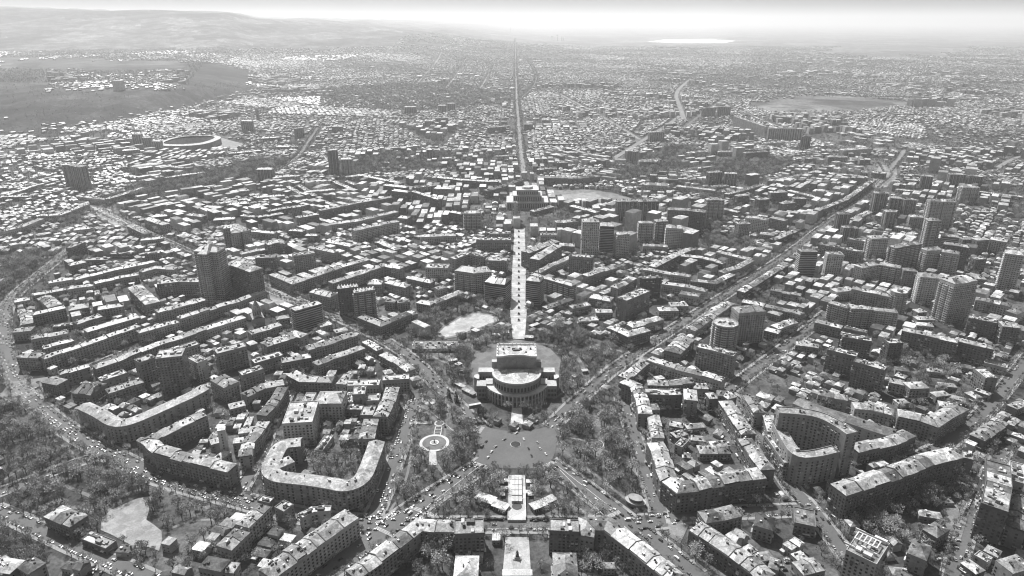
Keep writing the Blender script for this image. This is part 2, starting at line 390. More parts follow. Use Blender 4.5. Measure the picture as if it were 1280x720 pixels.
sheet('park_path', [(512,528),(540,527),(540,530),(512,531)], .46, .4)
sheet('park_path', [(640,510),(652,510),(654,530),(638,530)], .46, .5)
# lane lines, stop lines and crosswalks
pg = G()
def strip(a, b, w, z=.52, tone=.6, g=None):
    x0, y0 = P(*a); x1, y1 = P(*b); l = hypot(x1-x0, y1-y0); nx, ny = -(y1-y0)/l*w/2, (x1-x0)/l*w/2
    (g or pg).face([(x0-nx, y0-ny, z), (x1-nx, y1-ny, z), (x1+nx, y1+ny, z), (x0+nx, y0+ny, z)], tone)
for a, b in (((598,584),(532,635)), ((696,582),(765,636)), ((700,588),(756,646)), ((690,588),(697,583)), ((740,646),(756,637)), ((603,661),(690,661)), ((540,516),(570,542)),
             ((520,460),(555,500)), ((700,525),(740,492)), ((780,658),(800,676)), ((800,676),(850,716))): strip(a, b, .45)
def crosswalk(a, b, length, z=.53):
    x0, y0 = P(*a); x1, y1 = P(*b); l = hypot(x1-x0, y1-y0); dx, dy = (x1-x0)/l, (y1-y0)/l; n = int(l/1.1)
    for i in range(n):
        cx, cy = x0+dx*(i+.5)*l/n, y0+dy*(i+.5)*l/n
        pg.box(cx, cy, z-.02, .5, length, .02, atan2(dy, dx), .5)
crosswalk((592,579),(610,585), 5); crosswalk((676,586),(694,577), 5); crosswalk((512,634),(545,645), 5); crosswalk((752,650),(775,640), 5); crosswalk((604,534),(598,542), 4)
crosswalk((470,655),(500,640), 4); crosswalk((470,660),(495,672), 4); crosswalk((832,640),(836,655), 4)
pg.build('road_marking', M['paint'], kind='stuff')
for k, (a, b) in enumerate((((655,424),(690,438)), ((590,438),(625,426)))): pass
# ---------------------------------------------------------------- buildings
BLD = []   # dict(root, x, y, name, cat, desc)
def lerp(a, b, t): return (a[0]*(1-t)+b[0]*t, a[1]*(1-t)+b[1]*t)
def offsets(pts, w):
    n = len(pts); L = []; R = []
    for i in range(n):
        if i == 0: d1 = d2 = None
        a = pts[i-1] if i else None; b = pts[i]; c = pts[i+1] if i < n-1 else None
        def un(p, q):
            l = hypot(q[0]-p[0], q[1]-p[1])+1e-9; return ((q[0]-p[0])/l, (q[1]-p[1])/l)
        d1 = un(a, b) if a else un(b, c); d2 = un(b, c) if c else un(a, b)
        n1 = (-d1[1], d1[0]); n2 = (-d2[1], d2[0]); m = (n1[0]+n2[0], n1[1]+n2[1]); ml = hypot(*m)+1e-9; m = (m[0]/ml, m[1]/ml)
        k = 1/max(.45, m[0]*n1[0]+m[1]*n1[1]); k *= w/2
        L.append((b[0]+m[0]*k, b[1]+m[1]*k)); R.append((b[0]-m[0]*k, b[1]-m[1]*k))
    return L, R
def grow(L, R, o):
    L2 = []; R2 = []
    for a, b in zip(L, R):
        l = hypot(a[0]-b[0], a[1]-b[1])+1e-9; d = ((a[0]-b[0])/l*o, (a[1]-b[1])/l*o)
        L2.append((a[0]+d[0], a[1]+d[1])); R2.append((b[0]-d[0], b[1]-d[1]))
    return L2, R2
PANE = {'n': 0}
def windows(outline, h, gw, gb, bay, style, z0=0, dist=1000):
    """panes (and balconies) on every wall face; outline is counter-clockwise"""
    n = len(outline); fl = 3.25; rows = max(1, int((h-1.2)/fl))
    for e in range(n):
        a = outline[e]; b = outline[(e+1) % n]; l = hypot(b[0]-a[0], b[1]-a[1])
        if l < 3.2: continue
        nb = max(1, int(l/bay)); dx, dy = (b[0]-a[0])/l, (b[1]-a[1])/l; nx, ny = dy, -dx
        st = l/nb; ww = 1.75 if bay < 4 else 2.3; short = l < 15 and style == 's'
        for j in range(nb):
            if short and j % 2: continue
            s0 = (j+.5)*st
            for r in range(rows):
                zz = z0+1.1+r*fl; hh = 1.75
                t = random.choice((.012, .02, .02, .03, .05, .12))
                x0 = a[0]+dx*(s0-ww/2)+nx*.07; y0 = a[1]+dy*(s0-ww/2)+ny*.07; x1 = x0+dx*ww; y1 = y0+dy*ww
                if style == 'b' and (j % 3 != 1):
                    gb.box(a[0]+dx*s0+nx*.55, a[1]+dy*s0+ny*.55, zz-.9, st*.9, 1.1, 1.15, atan2(dy, dx), .46+.1*(r % 2))
                if style == 'h':
                    continue
                if style == 's' and random.random() < .05: continue
                if style == 's' and dist < 1900 and random.random() < .13:
                    gb.box(a[0]+dx*s0+nx*.5, a[1]+dy*s0+ny*.5, zz-.95, 2.5, 1.0, random.choice((1.1, 1.1, 2.7)), atan2(dy, dx), random.choice((.12, .2, .35, .5)))
                elif dist < 1400 and random.random() < .06: gb.box(a[0]+dx*(s0+1.2)+nx*.25, a[1]+dy*(s0+1.2)+ny*.25, zz-.5, .9, .5, .7, atan2(dy, dx), .6)
                gw.face([(x0, y0, zz), (x1, y1, zz), (x1, y1, zz+hh), (x0, y0, zz+hh)], t)
        if dist > 1450 and h >= 28 and style != 'h' and l > 7:   # loggia shafts between pale fins
            for j in range(int(l/7.5)):
                s0 = (j+.5)*l/max(1, int(l/7.5)); gb.box(a[0]+dx*(s0-2.2)+nx*.4, a[1]+dy*(s0-2.2)+ny*.4, 2, .9, .9, h-3, atan2(dy, dx), .4); x0 = a[0]+dx*(s0-1.5)+nx*.12; y0 = a[1]+dy*(s0-1.5)+ny*.12
                gw.face([(x0, y0, 2), (x0+dx*2.6, y0+dy*2.6, 2), (x0+dx*2.6, y0+dy*2.6, h-1.5), (x0, y0, h-1.5)], .09)
        if dist < 1500 and l > 8:
            for j in range(int(l/7)):
                if random.random() < .6: gb.box(a[0]+dx*(j+.5)*7+nx*.8, a[1]+dy*(j+.5)*7+ny*.8, 3.1, random.uniform(3, 6), 1.5, .25, atan2(dy, dx), random.choice((.1, .3, .6)))
        if style == 'h':   # ribbon windows with projecting floor bands
            for r in range(rows):
                zz = z0+1.1+r*fl; o = .06
                gw.face([(a[0]+nx*o+dx*.4, a[1]+ny*o+dy*.4, zz), (b[0]+nx*o-dx*.4, b[1]+ny*o-dy*.4, zz), (b[0]+nx*o-dx*.4, b[1]+ny*o-dy*.4, zz+1.9), (a[0]+nx*o+dx*.4, a[1]+ny*o+dy*.4, zz+1.9)], .03)
                mx, my = (a[0]+b[0])/2+nx*.45, (a[1]+b[1])/2+ny*.45
                gb.box(mx, my, zz-1.2, l-.3, .9, 1.2, atan2(dy, dx), .36)
def ccw(poly):
    a = sum(poly[i][0]*poly[(i+1) % len(poly)][1]-poly[(i+1) % len(poly)][0]*poly[i][1] for i in range(len(poly)))
    return poly if a > 0 else poly[::-1]
def add_bar(root, L, R, h, style, rtone, wtone, ox, oy, z0=-.5):
    """one wing of a building between the side lines L and R"""
    loc = lambda p: (p[0]-ox, p[1]-oy)
    for i in range(len(L)-1): occ_quad(L[i], L[i+1], R[i+1], R[i])
    Ll = [loc(p) for p in L]; Rl = [loc(p) for p in R]
    outline = ccw(Ll+Rl[::-1]); flat = 'f' in style
    g = G(); top = h+(.9 if flat else 0)
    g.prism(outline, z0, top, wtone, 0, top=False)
    ww = hypot(L[0][0]-R[0][0], L[0][1]-R[0][1])
    if flat:
        Li, Ri = grow(Ll, Rl, -.45)
        def endin(A, B):  # pull both ends in
            a0, a1 = A[0], A[1]; l = hypot(a1[0]-a0[0], a1[1]-a0[1]); A[0] = lerp(a0, a1, min(.2, .45/l))
            a0, a1 = A[-1], A[-2]; l = hypot(a1[0]-a0[0], a1[1]-a0[1]); A[-1] = lerp(a0, a1, min(.2, .45/l))
        endin(Li, Ri); endin(Ri, Li)
        ou = Ll+Rl[::-1]; inn = Li+Ri[::-1]; n = len(ou)
        for i in range(n):
            j = (i+1) % n
            g.face([(*ou[i], top), (*ou[j], top), (*inn[j], top), (*inn[i], top)], wtone*1.15)
            g.face([(*inn[i], top), (*inn[j], top), (*inn[j], h-.1), (*inn[i], h-.1)], wtone)
    elif ww > 5:   # plinth and cornice bands
        oL, oR = grow(Ll, Rl, .3); oc = ccw(oL+oR[::-1]); g.prism(oc, h-.9, h-.35, min(.6, wtone*1.2), 0, top=True)
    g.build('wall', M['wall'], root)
    dist = hypot(ox, oy); gw = G(); gb = G()
    bay = 3.4 if dist < 1900 else 4.6
    ws = 'b' if 'b' in style else 'h' if 'h' in style else 's'
    windows(outline, h, gw, gb, bay, ws, 0, dist)
    gw.build('window', M['glass'], root, 'stuff'); gb.build('balcony', M['wall'], root, 'stuff')
    # roof sections
    rh = 0 if flat else max(1.2, ww*.19); cl = G()
    if flat: A, B = Li, Ri
    else: A, B = grow(Ll, Rl, .5)
    nseg = len(A)-1; first = True
    secs = []
    for i in range(nseg):
        l = hypot((A[i+1][0]+B[i+1][0]-A[i][0]-B[i][0])/2, (A[i+1][1]+B[i+1][1]-A[i][1]-B[i][1])/2)
        tgt = random.uniform(9, 20); k = max(1, int(round(l/tgt)))
        cuts = [0]+sorted([(c+random.uniform(-.2, .2))/k for c in range(1, k)])+[1]
        for a_, b_ in zip(cuts[:-1], cuts[1:]): secs.append((lerp(A[i], A[i+1], a_), lerp(B[i], B[i+1], a_), lerp(A[i], A[i+1], b_), lerp(B[i], B[i+1], b_)))
    for k, (a0, b0, a1, b1) in enumerate(secs):
        g = G(); dz = random.uniform(0, .45 if (flat or len(secs) < 3) else 1.1); t = rtone*random.choice((.4, .65, .8, .95, 1, 1.1, 1.2, 1.45))*random.uniform(.92, 1.08); t = min(.62, t)
        if 'c' in style: dz = .02*(k % 2); t = rtone*random.uniform(.93, 1.05)
        elif not flat and len(secs) > 2:
            e_ = random.uniform(-.9, .9); l_ = hypot(a0[0]-b0[0], a0[1]-b0[1])+1e-6; ex, ey = (a0[0]-b0[0])/l_*e_, (a0[1]-b0[1])/l_*e_
            a0, b0, a1, b1 = [(p[0]+ex, p[1]+ey) for p in (a0, b0, a1, b1)]
        zt = h+dz
        if flat:
            zt = h+.02+dz*.5
            poly = ccw([a0, b0, b1, a1]); g.prism(poly, h-.25, zt, t*.8, top=True, tone_top=t)
        else:
            c0 = lerp(a0, b0, .5); c1 = lerp(a1, b1, .5); l = hypot(c1[0]-c0[0], c1[1]-c0[1])
            if k == 0: c0 = lerp(c0, c1, min(.48, ww*.42/max(l, 1)))
            if k == len(secs)-1: c1 = lerp(c1, c0 if k else lerp(a0, b0, .5), min(.48, ww*.42/max(l, 1)))
            ze = zt-.35
            vs = [(*a0, ze), (*a0, zt), (*c0, zt+rh), (*b0, zt), (*b0, ze), (*a1, ze), (*a1, zt), (*c1, zt+rh), (*b1, zt), (*b1, ze)]
            t2 = t*random.uniform(.9, 1.08)
            g.faces(vs, [(1,2,7,6)], t); g.faces(vs, [(2,3,8,7)], t2)
            g.faces(vs, [(0,1,6,5), (3,4,9,8), (0,4,3,1), (1,3,2), (5,6,8,9), (6,7,8)], t*.8)
        ro = g.build('roof', M['roof'], root)
        if dist < 1150: cl = G()
        # clutter
        c = lerp(lerp(a0, b0, .5), lerp(a1, b1, .5), .5); ang = atan2(a1[1]-a0[1], a1[0]-a0[0]); l = hypot(a1[0]-a0[0], a1[1]-a0[1])
        for _ in range(random.choice((0, 0, 1)) if 'c' in style else random.choice((2, 3, 4)) if not flat else random.choice((3, 4, 6))):
            s, q = random.uniform(.1, .9), random.uniform(.18, .82); p = lerp(lerp(a0, b0, q), lerp(a1, b1, q), s)
            zr = zt+rh*(1-abs(q-.5)*2) if not flat else zt
            if flat: cl.box(p[0], p[1], zr-.3, random.uniform(1.2, min(6, l*.4)), random.uniform(1, min(4, ww*.35)), random.uniform(1, 3.4), ang, random.choice((.12, .3, .45, .6)))
            else: cl.box(p[0], p[1], zr-.6, random.uniform(.8, 2.6), random.uniform(.7, 1.8), random.uniform(1.3, 2.1), ang, random.choice((.05, .08, .12, .3, .6, .7)))
        if not flat and 'c' not in style and k and random.random() < .55:
            c0_ = lerp(a0, b0, .5); nx_, ny_ = cos(ang)*.3, sin(ang)*.3; pr_ = [(*a0, zt-.2), (*a0, zt+.5), (*c0_, zt+rh+.5), (*b0, zt+.5), (*b0, zt-.2)]
            vv = [(p[0]-nx_, p[1]-ny_, p[2]) for p in pr_]+[(p[0]+nx_, p[1]+ny_, p[2]) for p in pr_]; cl.faces(vv, [(0,1,2,3,4),(9,8,7,6,5),(1,6,7,2),(2,7,8,3),(0,5,6,1),(3,8,9,4)], .14)
        if dist < 1150: cl.build('chimney' if not flat else 'rooftop_unit', M['wall'], ro, 'stuff')
    if dist >= 1150: cl.build('chimney' if not flat else 'rooftop_unit', M['wall'], root, 'stuff')
def describe(h, length, rtone, style, w):
    st = max(1, round(h/3.3))
    size = ('long ' if length > 70 else 'short ' if length < 28 else '')
    ht = 'towering' if h >= 42 else 'tall' if h >= 30 else 'mid-height' if h >= 20 else 'low' if h < 12 else ''
    roof = ('bright ' if rtone > .55 else 'dark ' if rtone < .3 else 'pale ')+('flat' if 'f' in style else 'low pitched' if False else 'pitched')+' roof'
    nm = 'tower' if h >= 30 and length < 45 else 'slab' if h >= 24 else 'block' if h >= 11 else 'building'
    return f"{size}{ht} {nm} with {roof}".strip().replace('  ', ' '), ('tower_block' if h >= 30 else 'apartment_building' if h >= 11 else 'low_building')
CATS = {'tower_block': 'tower block', 'apartment_building': 'apartment building', 'low_building': 'building', 'house': 'house'}
def make_building(wings, h, style='g', rtone=None, wtone=None, label=None, name=None, cat=None):
    """wings: list of (L, R) side lines in world metres"""
    allp = [p for L, R in wings for p in L+R]; ox = sum(p[0] for p in allp)/len(allp); oy = sum(p[1] for p in allp)/len(allp)
    rtone = random.choice((.4, .46, .52, .56, .6)) if rtone is None else rtone
    rtone *= .74
    wtone = random.choice((.2, .25, .3, .34, .42)) if wtone is None else wtone
    wtone *= .88
    h += random.uniform(-.25, .25)
    L, R = wings[0]; length = sum(hypot(L[i+1][0]-L[i][0], L[i+1][1]-L[i][1]) for i in range(len(L)-1)); ww = hypot(L[0][0]-R[0][0], L[0][1]-R[0][1])
    desc, nm = describe(h, max(length, ww), rtone, style, ww)
    nm = name or nm
    root = empty(nm, ox, oy, 0); ax_ = atan2(L[-1][1]-L[0][1], L[-1][0]-L[0][0])
    for i, (L, R) in enumerate(wings): add_bar(root, L, R, h-(.4*i), style, rtone, wtone, ox, oy)
    c = cat or CATS.get(nm, 'building'); tag(root, label, c)
    BLD.append(dict(o=root, x=ox, y=oy, nm=nm, cat=c, desc=desc, label=label, ang=ax_, l=length, w=ww)); return root
def bar_from_px(pp, w, h, sm=False):
    pts = [P(u, v, h) for u, v in pp]
    if sm: pts = smooth(pts, 2)
    return offsets(pts, w)
def quad_from_px(pp, h):
    a, b, c, d = [P(u, v, h) for u, v in pp]
    m = lambda p, q: ((p[0]+q[0])/2, (p[1]+q[1])/2)
    ab, bc, cd, da = m(a, b), m(b, c), m(c, d), m(d, a)
    l1 = hypot(ab[0]-cd[0], ab[1]-cd[1]); l2 = hypot(bc[0]-da[0], bc[1]-da[1])
    return offsets([ab, cd], max(4, l2)) if l1 > l2 else offsets([bc, da], max(4, l1))
def round_building(px, r, h, n=16, style='f', rtone=.45, wtone=.32, label=None, name='tower_block', cat='tower block', cone=0, ry=None):
    x, y = P(px[0], px[1], h); root = empty(name, x, y, 0); ry = ry or r
    ring = lambda k: [(r*k*cos(2*pi*i/n), ry*k*sin(2*pi*i/n)) for i in range(n)]
    g = G(); g.prism(ring(1), -.5, h+(0 if cone else .9), wtone, top=False)
    gr = G()
    if cone:
        for i in range(n):
            p, q = ring(1.05)[i], ring(1.05)[(i+1) % n]; gr.face([(*p, h), (*q, h), (0, 0, h+cone)], rtone*random.uniform(.9, 1.1))
    else:
        a, b = ring(1), ring(.96)
        for i in range(n):
            j = (i+1) % n; g.face([(*a[i], h+.9), (*a[j], h+.9), (*b[j], h+.9), (*b[i], h+.9)], wtone*1.2); g.face([(*b[i], h+.9), (*b[j], h+.9), (*b[j], h-.1), (*b[i], h-.1)], wtone)
        gr.face([(*p, h) for p in ring(.96)], rtone)
    g.build('wall', M['wall'], root); gr.build('roof', M['roof'], root)
    gw = G(); gb = G(); windows(ring(1), h, gw, gb, 3.2, 'b' if 'b' in style else 'h' if 'h' in style else 's')
    gw.build('window', M['glass'], root, 'stuff'); gb.build('balcony', M['wall'], root, 'stuff')
    if not cone:
        cl = G()
        for _ in range(6): a = random.uniform(0, 6.3); q = random.uniform(0, .6)*r; cl.box(q*cos(a), q*sin(a), h-.2, random.uniform(2, 6), random.uniform(2, 4), random.uniform(1.5, 4), a, random.choice((.15, .4, .55)))
        cl.build('rooftop_unit', M['wall'], root, 'stuff')
    occ_poly([(x+p[0]*1.1, y+p[1]*1.1) for p in ring(1)])
    tag(root, label, cat); BLD.append(dict(o=root, x=x, y=y, nm=name, cat=cat, desc='round tower with flat roof', label=label)); return root

